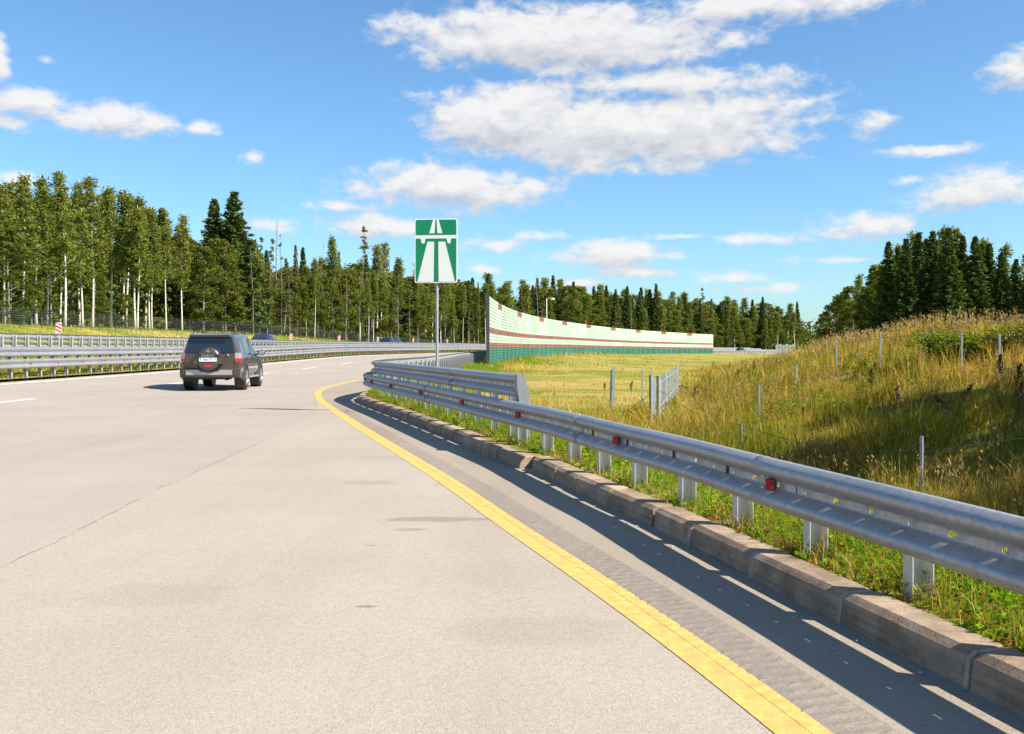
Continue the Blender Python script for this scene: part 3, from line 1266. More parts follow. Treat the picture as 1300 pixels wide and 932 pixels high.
# bent-down end piece of the upper beam
p0, t0, n0 = RP.frame(lJ + 0.1)
c2 = p0 - n0 * BACK
mb = MB()
prof_ = [(0.088, 1.036), (-0.012, 1.036), (-0.075, 0.80), (-0.092, 0.62), (-0.092, -0.1), (0.045, -0.1), (0.045, 0.60), (0.088, 0.86)]
for dl_ in (-0.10, 0.02):
    for (w, z) in prof_:
        q = c2 + n0 * w + t0 * dl_
        mb.v.append((q[0], q[1], z))
mb.f += [tuple(range(8)), tuple(range(8, 16))[::-1]] + [(k, 8 + k, 8 + (k + 1) % 8, (k + 1) % 8) for k in range(8)]
mb.mi += [0] * 10
attach(mb.build('end_piece', M['end_steel']), root)

# near rail of the median, facing this carriageway
LP1 = Path([PT(s, 12.9) for s in list(np.arange(20, 58, 2.0)) + list(np.arange(58, 330, 3.0))], -1)


def zleft_at(x, y):
    s, o = SO(np.array([x]), np.array([y]))
    return float(zleft(s, o)[0])


root = empty('guard_rail', (*PT(40, 12.9), 0.4))
tag(root, 'two-tiered guard rail with red reflectors along the far side of this carriageway', 'guard rail')
beams(root, LP1, 0.5, LP1.L[-1] - 1, 0.845, zleft_at, 0.0, 4.0, holes_to=0)
beams(root, LP1, 0.5, LP1.L[-1] - 1, 0.455, zleft_at, -0.06, 4.0, holes_to=0)
l = 0.9
k = 0
while l < LP1.L[-1] - 1:
    p, t, n = LP1.frame(l)
    q = p - n * 0.075
    place(me_post_l, 'post', root, q[0], q[1], zleft_at(q[0], q[1]), math.atan2(t[1], t[0]) - math.pi / 2)
    if k % 2 == 0 and l < 130:
        q = p + n * 0.11
        place(me_refl, 'reflector', root, q[0], q[1], zleft_at(p[0], p[1]) + 0.455, math.atan2(t[1], t[0]) - math.pi / 2)
    l += 1.0 if l < 110 else 2.0
    k += 1
# far rail of the median, seen from behind
LP2 = Path([PT(s, 16.4) for s in list(np.arange(24, 58, 2.0)) + list(np.arange(58, 330, 3.0))], +1)
root = empty('guard_rail', (*PT(40, 16.4), 0.93))
tag(root, 'guard rail on the far side of the median, seen from behind with posts in front', 'guard rail')
beams(root, LP2, 0.5, LP2.L[-1] - 1, 0.845, zleft_at, 0.0, 4.0, holes_to=0)
beams(root, LP2, 0.5, LP2.L[-1] - 1, 0.455, zleft_at, 0.0, 4.0, holes_to=0)
l = 0.9
while l < LP2.L[-1] - 1:
    p, t, n = LP2.frame(l)
    q = p - n * 0.075
    place(me_post_l, 'post', root, q[0], q[1], zleft_at(q[0], q[1]), math.atan2(t[1], t[0]) - math.pi / 2)
    l += 1.0 if l < 110 else 2.0
# rail that comes into view again beyond the noise barrier
LP3 = Path([PT(s, 0.0) for s in np.arange(262, 372, 3.0)], +1)
root = empty('guard_rail', (*PT(300, 0.0), gz(*PT(300, 0.0))))
tag(root, 'pale distant guard rail beyond the end of the noise barrier', 'guard rail')
beams(root, LP3, 0.5, LP3.L[-1] - 1, 0.845, zbg, 0.0, 6.0)
beams(root, LP3, 0.5, LP3.L[-1] - 1, 0.455, zbg, 0.0, 6.0)
l = 0.9
while l < LP3.L[-1] - 1:
    p, t, n = LP3.frame(l)
    q = p - n * 0.075
    place(me_post_l, 'post', root, q[0], q[1], zbg(q[0], q[1]), math.atan2(t[1], t[0]) - math.pi / 2)
    l += 2.0

# ------------------------------------------------------------------ motorway sign
SX, SY = -1.585, 20.8
sg = empty('motorway_sign', (SX, SY, 0.13), R(-4))
tag(sg, 'green and white motorway sign on a thin grey pole behind the guard rail', 'road sign')


def rrect(w, h, r, cz, n=5):
    pts = []
    for (cx, cy, a0) in ((w / 2 - r, h / 2 - r, 0), (-w / 2 + r, h / 2 - r, 90), (-w / 2 + r, -h / 2 + r, 180), (w / 2 - r, -h / 2 + r, 270)):
        for k in range(n + 1):
            a = R(a0 + 90 * k / n)
            pts.append((cx + r * math.cos(a), cz + cy + r * math.sin(a)))
    return pts


cz = 3.27
SW, SH = 0.90, 1.345
fx = lambda u: (u - 184) / (298 - 70) * SW
fz = lambda v: cz + SH / 2 - (v - 75) / (417 - 75) * SH
mb = MB()
mb.plate(rrect(SW, SH, 0.04, cz), -0.012, 0.006)
mb.build('panel', M['sign_white'], sg)
mb = MB()
mb.plate([(fx(76), fz(162)), (fx(292), fz(162)), (fx(292), fz(86)), (fx(286), fz(81)), (fx(82), fz(81)), (fx(76), fz(86))], -0.0145, -0.0125)
mb.build('green_field', M['sign_green'], sg)
mb = MB()
mb.plate([(fx(82), fz(411)), (fx(286), fz(411)), (fx(292), fz(405)), (fx(292), fz(181)), (fx(76), fz(181)), (fx(76), fz(405))], -0.0145, -0.0125)
mb.build('green_field', M['sign_green'], sg)
for nm, poly in (('road_symbol', [(148, 153), (176, 153), (180, 82), (168, 82)]), ('road_symbol', [(191, 153), (218, 153), (198, 82), (187, 82)]),
                 ('road_symbol', [(84, 411), (171, 411), (174, 198), (138, 198)]), ('road_symbol', [(198, 411), (285, 411), (232, 198), (196, 198)]),
                 ('bridge_symbol', [(108, 207), (122, 207), (128, 180), (101, 180)]), ('bridge_symbol', [(246, 207), (260, 207), (265, 180), (239, 180)])):
    mb = MB()
    mb.plate([(fx(u), fz(v)) for u, v in poly], -0.0165, -0.0148)
    mb.build(nm, M['sign_white'], sg)
mb = MB()
mb.tube([(0.015, 0.036, -0.3), (0.015, 0.036, 3.75)], 0.030, 10)
mb.build('pole', M['grey_steel'], sg, smooth=40)
for z in (2.78, 3.6):
    mb = MB()
    mb.box((0.015, 0.022, z), (0.5, 0.028, 0.04))
    mb.build('bracket', M['grey_steel'], sg)

# ------------------------------------------------------------------ noise barrier
nb = empty('noise_barrier', (*PT(68, -1.3), 0.0))
tag(nb, 'long curved noise barrier in mint green with rust red stripes and green foot', 'noise barrier')
BAY = 4.0


def ribbed(z0, z1, m):
    mb = MB()
    pr = []
    z = z0
    nrow = max(1, int(round((z1 - z0) / 0.235)))
    hh = (z1 - z0) / nrow
    for k in range(nrow):
        a = z0 + k * hh
        pr += [(0.0, a + 0.004), (0.055, a + 0.03), (0.055, a + hh - 0.03), (0.0, a + hh - 0.004)]
    n = len(pr)
    x0, x1 = -BAY / 2 + 0.07, BAY / 2 - 0.07
    for x in (x0, x1):
        for (d, z) in pr:
            mb.v.append((x, -d, z))
        mb.v.append((x, 0.06, z1))
        mb.v.append((x, 0.06, z0))
    t_ = n + 2
    for k in range(t_):
        k2 = (k + 1) % t_
        mb.f.append((k, k2, t_ + k2, t_ + k))
        mb.mi.append(0)
    return mb.mesh('panel', M[m])


bands = [(0.0, 1.30, 'green_panel'), (1.305, 1.66, 'rust'), (1.665, 2.35, 'mint'), (2.355, 2.74, 'rust')]
band_me = [ribbed(*b) for b in bands]
top_full = ribbed(2.745, 4.95, 'mint')
top_low = ribbed(2.745, 4.42, 'mint')
top_blk = ribbed(4.425, 4.95, 'rust')
mb = MB()
mb.box((0, -0.02, 2.4), (0.13, 0.22, 5.2))
me_col = mb.mesh('column', M['dark_steel'])
mb = MB()
mb.box((0, 0.005, 2.42), (0.11, 0.13, 5.12))
me_col2 = mb.mesh('column', M['grey_steel'])
mb = MB()
mb.box((0, 0, -0.02), (0.7, 0.7, 0.34))
me_foot = mb.mesh('footing', M['concrete'])
NB = 48
for k in range(NB + 1):
    s = 68 + BAY * k
    x, y = PT(s, -1.3)
    th = max(0, (s - YR) / RR)
    z = float(grade(s)) - 0.02
    place(me_col if k == 0 else me_col2, 'column', nb, x, y, z, math.pi / 2 - th)
    if k == 0:
        place(me_foot, 'footing', nb, x, y, z, math.pi / 2 - th)
    if k < NB:
        x, y = PT(s + BAY / 2, -1.3)
        th = (s + BAY / 2 - YR) / RR
        z = float(grade(s + BAY / 2))
        lst = band_me + ([top_low, top_blk] if k % 5 == 3 else [top_full])
        for me_ in lst:
            place(me_, 'panel', nb, x, y, z, math.pi / 2 - th)

# ------------------------------------------------------------------ hazard markers on the median rail
for (px, s, h_, lab) in ((70, 43, 0.46, 'red and white striped marker above the rail left of the dark car'),
                         (367, 86, 0.50, 'striped red marker on the rail just right of the dark car'),
                         (428, 103, 0.50, 'striped red marker second right of the dark car'),
                         (479, 120, 0.50, 'striped red marker just left of the two distant cars'),
                         (524, 136, 0.50, 'tiny striped marker just left of the motorway sign pole'),
                         (566, 152, 0.50, 'tiny striped marker just right of the motorway sign pole')):
    # station where the rail crosses this sight line
    best = min(np.arange(30, 250, 0.5), key=lambda q: abs(650 + F * PT(q, 16.4)[0] / PT(q, 16.4)[1] - px))
    x, y = PT(best, 16.25)
    zb_ = zleft_at(x, y)
    wdt = 0.24
    zt = 1.06
    mk = empty('hazard_marker', (x, y, zb_), R(8))
    tag(mk, lab, 'marker', 'hazard markers on the median rail')
    mb = MB()
    mb.plate([(-wdt / 2, zt), (wdt / 2, zt), (wdt / 2, zt + h_), (-wdt / 2, zt + h_)], -0.012, 0.012)
    mb.build('plate', M['sign_white'], mk)
    n_ = 3
    for k in range(n_):
        a = zt + h_ * (k + 0.15) / n_
        hb = h_ / n_ * 0.5
        sl = 0.11
        zlo = lambda v: min(max(v, zt), zt + h_)
        mb = MB()
        mb.plate([(-wdt / 2, zlo(a + sl)), (wdt / 2, zlo(a - 0.02)), (wdt / 2, zlo(a - 0.02 + hb)), (-wdt / 2, zlo(a + sl + hb))], -0.016, -0.0125)
        mb.build('stripe', M['sign_red'], mk)
    mb = MB()
    mb.tube([(0, 0.03, 0.0), (0, 0.03, zt + h_ - 0.03)], 0.025, 6)
    mb.build('post', M['grey_steel'], mk)

# ------------------------------------------------------------------ mast beyond the barrier
mx_, my_ = 6.6, 190.0
mz = gz(mx_, my_)
ms = empty('camera_mast', (mx_, my_, mz))
tag(ms, 'thin pale mast with a small lamp head rising behind the noise barrier', 'mast')
ht = CH + (HZ - 379) / F * my_ - mz
mb = MB()
mb.tube([(0, 0, -0.2), (0, 0, ht)], [0.16, 0.10], 8)
mb.build('pole', M['concrete'], ms, smooth=True)
mb = MB()
mb.tube([(0, 0, ht - 0.15), (0.5, 0, ht + 0.1), (1.1, 0, ht + 0.05)], 0.05, 6)
mb.build('arm', M['concrete'], ms)
mb = MB()
mb.box((1.25, 0, ht - 0.05), (0.7, 0.35, 0.3), taper=0.7)
mb.build('lamp_head', M['sign_white'], ms)

# ------------------------------------------------------------------ vehicles
def paint(name, col, rough=0.28, metal=0.55):
    m = mat(name, col, rough, metal, var=0.06, vscale=1.5, coat=0.7)
    return m


M['car_brown'] = paint('brown_grey_paint', (0.092, 0.071, 0.058), 0.34, 0.5)
M['car_lower'] = paint('dark_lower_paint', (0.055, 0.044, 0.037), 0.4, 0.4)
M['glass'] = mat('dark_glass', (0.012, 0.015, 0.017), 0.06, spec=0.9, coat=0.3)
M['tyre'] = mat('tyre_rubber', (0.018, 0.017, 0.016), 0.85, var=0.3, vscale=8)
M['alloy'] = mat('alloy', (0.55, 0.55, 0.55), 0.3, 0.9)
M['silver'] = mat('silver_bumper', (0.42, 0.40, 0.38), 0.4, 0.5, var=0.08)
M['lamp_red'] = mat('lamp_red', (0.42, 0.012, 0.02), 0.15, spec=0.8, coat=0.5)
M['lamp_clear'] = mat('lamp_clear', (0.30, 0.25, 0.24), 0.15, spec=0.8, coat=0.5)
M['plate_white'] = mat('plate_white', (0.72, 0.72, 0.70), 0.4)
M['ink'] = mat('ink', (0.02, 0.02, 0.022), 0.5)
M['chrome'] = mat('chrome', (0.75, 0.76, 0.78), 0.18, 0.95)


class Loft:
    def __init__(self, tab, lean=0.16, lean_z=1.1):
        self.t = np.array(tab, float)   # y, roof, belt, half width, roof half width, bottom
        self.lean, self.lz = lean, lean_z

    def sec(self, y):
        r, b, w, wr, zb = [float(np.interp(y, self.t[:, 0], self.t[:, i])) for i in range(1, 6)]
        r = max(r, b + 0.03)
        up = max(0.02, r - b)
        pts = [(0, zb), (w * 0.90, zb), (w * 0.985, zb + 0.10), (w, zb + (b - zb) * 0.45), (w * 0.992, b - 0.07), (w * 0.955, b),
               (wr + 0.045, r - min(0.11, up * 0.4)), (wr, r - min(0.035, up * 0.15)), (wr * 0.7, r - 0.004), (0, r + 0.008)]
        out = []
        y_r = self.t[0, 0]
        k = max(0.0, 1 - (y - y_r) / 0.9)
        for x, z in pts:
            out.append((x, y + self.lean * max(0, z - self.lz) * k, z))
        return out

    def body(self, ys):
        mb = MB()
        n = 0
        for y in ys:
            h = self.sec(y)
            ring = h + [(-x, yy, z) for x, yy, z in h[-2:0:-1]]
            n = len(ring)
            mb.v.extend(ring)
        for i in range(len(ys) - 1):
            for k in range(n):
                k2 = (k + 1) % n
                mb.f.append((i * n + k, i * n + k2, (i + 1) * n + k2, (i + 1) * n + k))
                mb.mi.append(0)
        mb.f.append(tuple(range(n))); mb.mi.append(0)
        mb.f.append(tuple((len(ys) - 1) * n + k for k in range(n))[::-1]); mb.mi.append(0)
        return mb

    def side_patch(self, y0, y1, t0, t1, sgn, off=0.008, y1top=None, y0top=None, n=5):
        """patch of the glasshouse side between belt (t=0) and roof rail (t=1)"""
        mb = MB()
        for tt, ya, yb in ((t0, y0, y1), (t1, y0 if y0top is None else y0top, y1 if y1top is None else y1top)):
            for k in range(n + 1):
                y = ya + (yb - ya) * k / n
                h = self.sec(y)
                a, b = np.array(h[5]), np.array(h[6])
                p = a + (b - a) * tt
                mb.v.append((sgn * (p[0] + off), p[1], p[2] + off * 0.3))
        for k in range(n):
            mb.f.append((k, k + 1, n + 2 + k, n + 1 + k))
            mb.mi.append(0)
        return mb


def wheel(root, x, y, r, wdt, sgn):
    """tyre with an alloy rim as its sub-part"""
    mb = MB()
    h = wdt / 2
    mb.lathe([(r * 0.60, -h * 0.9), (r * 0.94, -h), (r, -h * 0.72), (r, h * 0.72), (r * 0.94, h), (r * 0.60, h * 0.9)], (x, y, r), 'x', 28)
    ty = mb.build('tyre', M['tyre'], root, smooth=35)
    mb = MB()
    xo = x + sgn * h
    mb.lathe([(r * 0.58, -sgn * 0.03), (r * 0.62, 0.004 * sgn), (r * 0.56, 0.004 * sgn), (r * 0.52, -sgn * 0.03)], (xo, y, r), 'x', 28)
    for k in range(6):
        a = k * math.pi / 3 + 0.2
        m3 = Matrix.Rotation(a, 3, 'X')
        mb.box(Vector((xo - sgn * 0.015, y, r)) + m3 @ Vector((0, 0, r * 0.28)), (0.03, r * 0.22, r * 0.54), m3)
    mb.lathe([(r * 0.15, -0.02), (r * 0.15, 0.012), (0.01, 0.016)], (xo, y, r), 'x', 12)
    o = mb.build('rim', M['alloy'], ty, smooth=35)
    mb = MB()
    mb.lathe([(r * 0.56, -0.01), (r * 0.56, 0.0), (0.01, 0.0)], (xo - sgn * 0.05, y, r), 'x', 20)
    mb.build('brake_disc', M['black'], ty)
    return ty


def arch(root, x, y, r0, r1, sgn, m, z0, zcut):
    """wheel arch lip"""
    mb = MB()
    n = 14
    for k in range(n + 1):
        a = math.pi * (k / n) * 1.08 - 0.04 * math.pi
        for rr, xx in ((r0, x - sgn * 0.10), (r0, x + sgn * 0.018), (r1, x + sgn * 0.012), (r1 + 0.02, x - sgn * 0.06)):
            mb.v.append((xx, y + rr * math.cos(a), z0 + rr * math.sin(a)))
    for k in range(n):
        for j in range(3):
            a = k * 4 + j
            mb.f.append((a, a + 1, a + 5, a + 4))
            mb.mi.append(0)
    return mb.build('wheel_arch', m, root, smooth=40)


SUV = Loft([(-2.30, 1.735, 1.12, 0.865, 0.63, 0.50), (-2.20, 1.775, 1.12, 0.915, 0.655, 0.46), (-1.95, 1.80, 1.12, 0.932, 0.675, 0.44), (-1.2, 1.825, 1.11, 0.935, 0.685, 0.42),
            (-0.3, 1.825, 1.10, 0.935, 0.685, 0.42), (0.35, 1.79, 1.09, 0.935, 0.665, 0.42), (0.62, 1.68, 1.085, 0.935, 0.66, 0.42), (1.18, 1.20, 1.08, 0.925, 0.70, 0.42), (1.30, 1.14, 1.075, 0.92, 0.72, 0.42),
            (2.00, 1.06, 1.02, 0.90, 0.72, 0.44), (2.28, 0.95, 0.90, 0.84, 0.66, 0.48), (2.40, 0.78, 0.72, 0.74, 0.58, 0.52)])
HEAD = R(5.0)
suv = empty('off_road_car', (-9.68, 33.55, z_at(-9.68, 33.55) + 0.010), HEAD)
tag(suv, 'dark brown off-road car with spare wheel on its tailgate driving away', 'car')
SUV.body([-2.30, -2.27, -2.20, -2.08, -1.95, -1.6, -1.2, -0.75, -0.3, 0.05, 0.35, 0.62, 0.9, 1.18, 1.30, 1.65, 2.0, 2.15, 2.28, 2.36, 2.40]).build('body', M['car_brown'], suv, smooth=32)
# tailgate panel, lower sills
mb = MB()
mb.plate([(-0.70, 0.66), (0.70, 0.66), (0.76, 1.00), (0.735, 1.16), (-0.735, 1.16), (-0.76, 1.00)], -2.328, -2.29)
tg_ = mb.build('tailgate', M['car_brown'], suv)
# rear window follows the lean of the tailgate
mb = MB()
rw = [(-0.735, 1.20), (0.735, 1.20), (0.66, 1.655), (0.60, 1.69), (-0.60, 1.69), (-0.66, 1.655)]
for off in (-0.012, 0.02):
    for x, z in rw:
        mb.v.append((x, -2.30 + 0.16 * (z - 1.1) + off, z))
mb.f += [(0, 1, 2, 3, 4, 5), (11, 10, 9, 8, 7, 6)] + [(i, 6 + i, 6 + (i + 1) % 6, (i + 1) % 6) for i in range(6)]
mb.mi += [0] * 8
mb.build('rear_window', M['glass'], suv)
# windows, each side
for sgn in (-1, 1):
    SUV.side_patch(-1.93, -1.28, 0.10, 0.93, sgn, y0top=-1.86).build('side_window', M['glass'], suv, fix=False)
    SUV.side_patch(-1.20, -0.22, 0.06, 0.93, sgn).build('side_window', M['glass'], suv, fix=False)
    SUV.side_patch(-0.14, 0.98, 0.06, 0.93, sgn, y1top=0.48).build('side_window', M['glass'], suv, fix=False)
    mb = MB()
    for y in (-1.22, -0.18):
        h = SUV.sec(y)
        mb.tube([(sgn * (h[3][0] + 0.001), y, h[3][2] - 0.1), (sgn * (h[4][0] + 0.001), y, h[4][2]), (sgn * (h[5][0] + 0.002), y, h[5][2])], 0.005, 4)
    mb.build('door_gap', M['black'], suv)
    for y in (-1.12, -0.05):
        mb = MB()
        mb.box((sgn * 0.945, y + 0.02, 0.985), (0.03, 0.20, 0.035))
        mb.build('door_handle', M['car_lower'], suv)
    # side moulding and step
    mb = MB()
    mb.box((sgn * 0.944, -0.05, 0.70), (0.03, 1.75, 0.07))
    mb.build('side_moulding', M['silver'], suv)
    mb = MB()
    mb.box((sgn * 0.90, -0.03, 0.40), (0.20, 1.75, 0.05))
    mb.build('side_step', M['silver'], suv)
    # mirror
    mb = MB()
    mb.lathe([(0.02, -0.06), (0.10, -0.05), (0.115, 0.0), (0.09, 0.07), (0.02, 0.10)], (0, 0, 0), 'y', 12)
    mb.v = [(x * 1.15 + sgn * 1.10, y + 0.72, z * 0.85 + 1.18) for x, y, z in mb.v]
    mi_ = mb.build('mirror', M['car_lower'], suv, smooth=True)
    mb = MB()
    mb.tube([(sgn * 0.90, 0.74, 1.12), (sgn * 1.02, 0.73, 1.15)], 0.03, 6)
    mb.build('mirror_arm', M['black'], mi_)
    mb = MB()
    mb.plate([(sgn * 1.10 + 0.095 * math.cos(a), 1.18 + 0.07 * math.sin(a)) for a in np.linspace(0, 2 * math.pi, 13)[:-1]], 0.655, 0.662)
    mb.build('mirror_glass', M['chrome'], mi_)
    # roof rail
    mb = MB()
    mb.tube([(sgn * 0.64, -1.75, 1.80), (sgn * 0.645, -1.65, 1.875), (sgn * 0.65, -0.6, 1.885), (sgn * 0.64, 0.05, 1.865), (sgn * 0.63, 0.2, 1.80)], 0.020, 6)
    for y in (-1.1, -0.4):
        mb.box((sgn * 0.648, y, 1.85), (0.03, 0.05, 0.06))
    mb.build('roof_rail', M['black'], suv)
    # tail lamp: clear upper, red lower
    mb = MB()
    for (z0, z1, mi) in ((1.02, 1.19, 1), (0.90, 1.018, 0)):
        vv = []
        for z in (z0, z1):
            vv += [(sgn * 0.77, -2.335, z), (sgn * 0.885, -2.300, z), (sgn * 0.935, -2.16, z), (sgn * 0.942, -2.04, z), (sgn * 0.86, -2.04, z), (sgn * 0.77, -2.25, z)]
        mb.add(vv, [(0, 1, 2, 3, 4, 5), (11, 10, 9, 8, 7, 6)] + [(i, 6 + i, 6 + (i + 1) % 6, (i + 1) % 6) for i in range(6)], mi)
    mb.build('tail_lamp', [M['lamp_red'], M['lamp_clear']], suv)
    mb = MB()
    mb.box((sgn * 0.755, -2.425, 0.585), (0.085, 0.03, 0.10))
    mb.build('bumper_reflector', M['lamp_red'], suv)
    for y in (-1.36, 1.42):
        arch(suv, sgn * 0.945, y, 0.43, 0.52, sgn, M['car_lower'], 0.40, 0.4)
        mb = MB()
        mb.lathe([(0.425, -0.30), (0.425, 0.0), (0.01, 0.0)], (sgn * 0.955 if sgn < 0 else 0.955, y, 0.40), 'x', 20)
        mb.v = [(x if abs(abs(x) - 0.955) < 1e-4 else x, yy, z) for x, yy, z in mb.v]
        mb.v = [(sgn * (0.945 - abs(abs(x) - 0.955)), yy, z) for x, yy, z in mb.v]
        mb.build('wheel_well', M['black'], suv)
        wheel(suv, sgn * 0.835, y, 0.39, 0.265, sgn)
# spoiler, bumper
mb = MB()
vv = []
for z0, y0, w0 in ((1.76, -2.06, 0.64), (1.76, -2.36, 0.60), (1.70, -2.37, 0.62), (1.70, -2.22, 0.64), (1.80, -2.0, 0.62)):
    vv += [(-w0, y0, z0), (w0, y0, z0)]
mb.add(vv, [(0, 1, 3, 2), (2, 3, 5, 4), (4, 5, 7, 6), (6, 7, 1, 0), (8, 9, 3, 2), (0, 2, 4, 6), (1, 7, 5, 3), (8, 2, 0), (9, 1, 3), (0, 1, 9, 8)])
mb.build('spoiler', M['car_lower'], suv)
mb = MB()
prof = [(-2.24, 0.40), (-2.40, 0.42), (-2.44, 0.50), (-2.44, 0.68), (-2.40, 0.72), (-2.22, 0.73)]
bw = [(-0.93, 0.14), (-0.90, 0.06), (-0.78, 0.0), (0.78, 0.0), (0.90, 0.06), (0.93, 0.14)]
for x, dy_ in bw:
    for y, z in prof:
        mb.v.append((x, y + dy_, z))
for i in range(len(bw) - 1):
    for k in range(len(prof) - 1):
        a = i * 6 + k
        mb.f.append((a, a + 1, a + 7, a + 6)); mb.mi.append(0)
mb.f.append(tuple(range(6))); mb.mi.append(0)
mb.f.append(tuple(range(30, 36))[::-1]); mb.mi.append(0)
bump_ = mb.build('rear_bumper', M['car_lower'], suv, smooth=30)
mb = MB()
mb.plate([(-0.71, 0.50), (0.71, 0.50), (0.71, 0.66), (0.36, 0.665), (0.26, 0.60), (-0.26, 0.60), (-0.36, 0.665), (-0.71, 0.66)], -2.452, -2.43)
mb.build('bumper_guard', M['silver'], bump_)
mb = MB()
mb.box((0, -1.9, 0.42), (1.1, 0.5, 0.14))
mb.tube([(0.5, -2.38, 0.36), (0.5, -1.9, 0.36)], 0.035, 8)
mb.build('underbody', M['black'], suv)
# spare wheel with cover, plate holder, number plate, marks
mb = MB()
mb.lathe([(0.02, -0.30), (0.25, -0.298), (0.32, -0.285), (0.355, -0.25), (0.375, -0.16), (0.372, 0.0)], (0, -2.30, 1.00), 'y', 36)
sw_ = mb.build('spare_wheel_cover', M['car_brown'], suv, smooth=30)
mb = MB()
mb.lathe([(0.10, -0.20), (0.41, -0.17), (0.41, 0.0)], (0, -2.31, 0.985), 'y', 32)
mb.build('spare_tyre', M['black'], suv, smooth=30)
mb = MB()
mb.plate([(-0.43, 0.84), (0.43, 0.84), (0.45, 1.02), (0.40, 1.15), (-0.40, 1.15), (-0.45, 1.02)], -2.58, -2.33)
ph_ = mb.build('plate_holder', M['car_brown'], suv)
mb = MB()
mb.box((0, -2.612, 1.100), (0.70, 0.03, 0.095))
mb.build('garnish', M['black'], ph_)
mb = MB()
mb.box((0, -2.610, 0.985), (0.53, 0.02, 0.125))
pl_ = mb.build('number_plate', M['plate_white'], ph_)
mb = MB()
mb.box((0, -2.606, 0.79), (0.20, 0.05, 0.065))
mb.build('fog_lamp', M['lamp_red'], suv)


def text_part(txt, size, loc, m, parent, name='lettering', sx=1.0):
    cu = bpy.data.curves.new(name, 'FONT')
    cu.body = txt
    cu.size = size
    cu.align_x = 'CENTER'
    cu.align_y = 'CENTER'
    cu.extrude = 0.002
    cu.resolution_u = 2
    to = bpy.data.objects.new(name, cu)
    COL.objects.link(to)
    dg = bpy.context.evaluated_depsgraph_get()
    me_ = bpy.data.meshes.new_from_object(to.evaluated_get(dg))
    COL.objects.unlink(to)
    bpy.data.objects.remove(to)
    me_.materials.clear()
    me_.materials.append(m)
    o = link(name, me_, parent)
    o.rotation_euler = (R(90), 0, 0)
    o.scale = (sx, 1, 1)
    o.location = loc
    return o


text_part('PAJERO', 0.085, (0, -2.630, 1.105), M['chrome'], ph_, sx=1.35)
text_part('T 766 YT', 0.115, (-0.05, -2.622, 0.985), M['ink'], ph_, sx=0.9)
text_part('33', 0.07, (0.215, -2.622, 1.0), M['ink'], ph_, sx=0.9)
# three-diamond mark
mb = MB()
for a in (90, 210, 330):
    u = Vector((math.cos(R(a)), math.sin(R(a))))
    w = Vector((-u.y, u.x))
    c = Vector((0, 1.245))
    pts = [c, c + u * 0.032 + w * 0.019, c + u * 0.064, c + u * 0.032 - w * 0.019]
    mb.plate([(p.x, p.y) for p in pts], -2.612, -2.585)
mb.build('emblem', M['chrome'], sw_)
mb = MB()
mb.box((0.57, -2.345, 1.13), (0.05, 0.04, 0.06))
mb.build('tailgate_handle', M['chrome'], suv)
# windscreen
mb = MB()
mb.add([(-0.64, 0.68, 1.66), (0.64, 0.68, 1.66), (0.72, 1.15, 1.25), (-0.72, 1.15, 1.25)], [(0, 1, 2, 3)])
mb.v = [(x, y, z + 0.012) for x, y, z in mb.v]
mb.build('windscreen', M['glass'], suv)

# far cars on the other carriageway
HATCH = Loft([(-2.0, 1.05, 0.90, 0.76, 0.52, 0.40), (-1.9, 1.18, 0.92, 0.82, 0.54, 0.32), (-1.45, 1.40, 0.93, 0.86, 0.56, 0.26), (-0.6, 1.47, 0.92, 0.87, 0.57, 0.24), (0.1, 1.44, 0.91, 0.87, 0.56, 0.24),
              (0.95, 1.00, 0.89, 0.86, 0.60, 0.24), (1.6, 0.90, 0.84, 0.84, 0.6, 0.24), (2.0, 0.78, 0.70, 0.76, 0.55, 0.28), (2.08, 0.62, 0.55, 0.66, 0.5, 0.32)], lean=0.1, lean_z=0.9)


def small_car(x, y, z, rz, m, lab, group):
    c = empty('passenger_car', (x, y, z), rz)
    tag(c, lab, 'car', group)
    HATCH.body([-2.0, -1.9, -1.7, -1.45, -1.0, -0.6, -0.2, 0.1, 0.5, 0.95, 1.25, 1.6, 1.85, 2.0, 2.08]).build('body', m, c, smooth=35)
    for sgn in (-1, 1):
        HATCH.side_patch(-1.35, -0.45, 0.08, 0.92, sgn, y0top=-1.2).build('side_window', M['glass'], c, fix=False)
        HATCH.side_patch(-0.38, 0.75, 0.08, 0.92, sgn, y1top=0.2).build('side_window', M['glass'], c, fix=False)
        mb = MB()
        mb.box((sgn * 0.66, 2.0, 0.66), (0.26, 0.14, 0.13))
        mb.build('headlamp', M['lamp_clear'], c)
        mb = MB()
        mb.box((sgn * 0.68, -1.97, 0.82), (0.2, 0.1, 0.14))
        mb.build('tail_lamp', M['lamp_red'], c)
        for yy in (-1.25, 1.28):
            wheel(c, sgn * 0.77, yy, 0.31, 0.2, sgn)
    for (y0, z0, w0, y1, z1, w1) in ((0.20, 1.42, 0.52, 0.93, 1.04, 0.60), (-1.48, 1.39, 0.5, -1.86, 1.17, 0.52)):
        mb = MB()
        mb.add([(-w0, y0, z0 + .012), (w0, y0, z0 + .012), (w1, y1, z1 + .012), (-w1, y1, z1 + .012)], [(0, 1, 2, 3)])
        mb.build('windscreen' if y0 > 0 else 'rear_window', M['glass'], c)
    return c


def on_line(px, o):
    best = min(np.arange(30, 420, 0.5), key=lambda q: abs(650 + F * PT(q, o)[0] / PT(q, o)[1] - px))
    x, y = PT(best, o)
    th = max(0, (best - YR) / RR)
    return x, y, zleft_at(x, y) + 0.025, -th


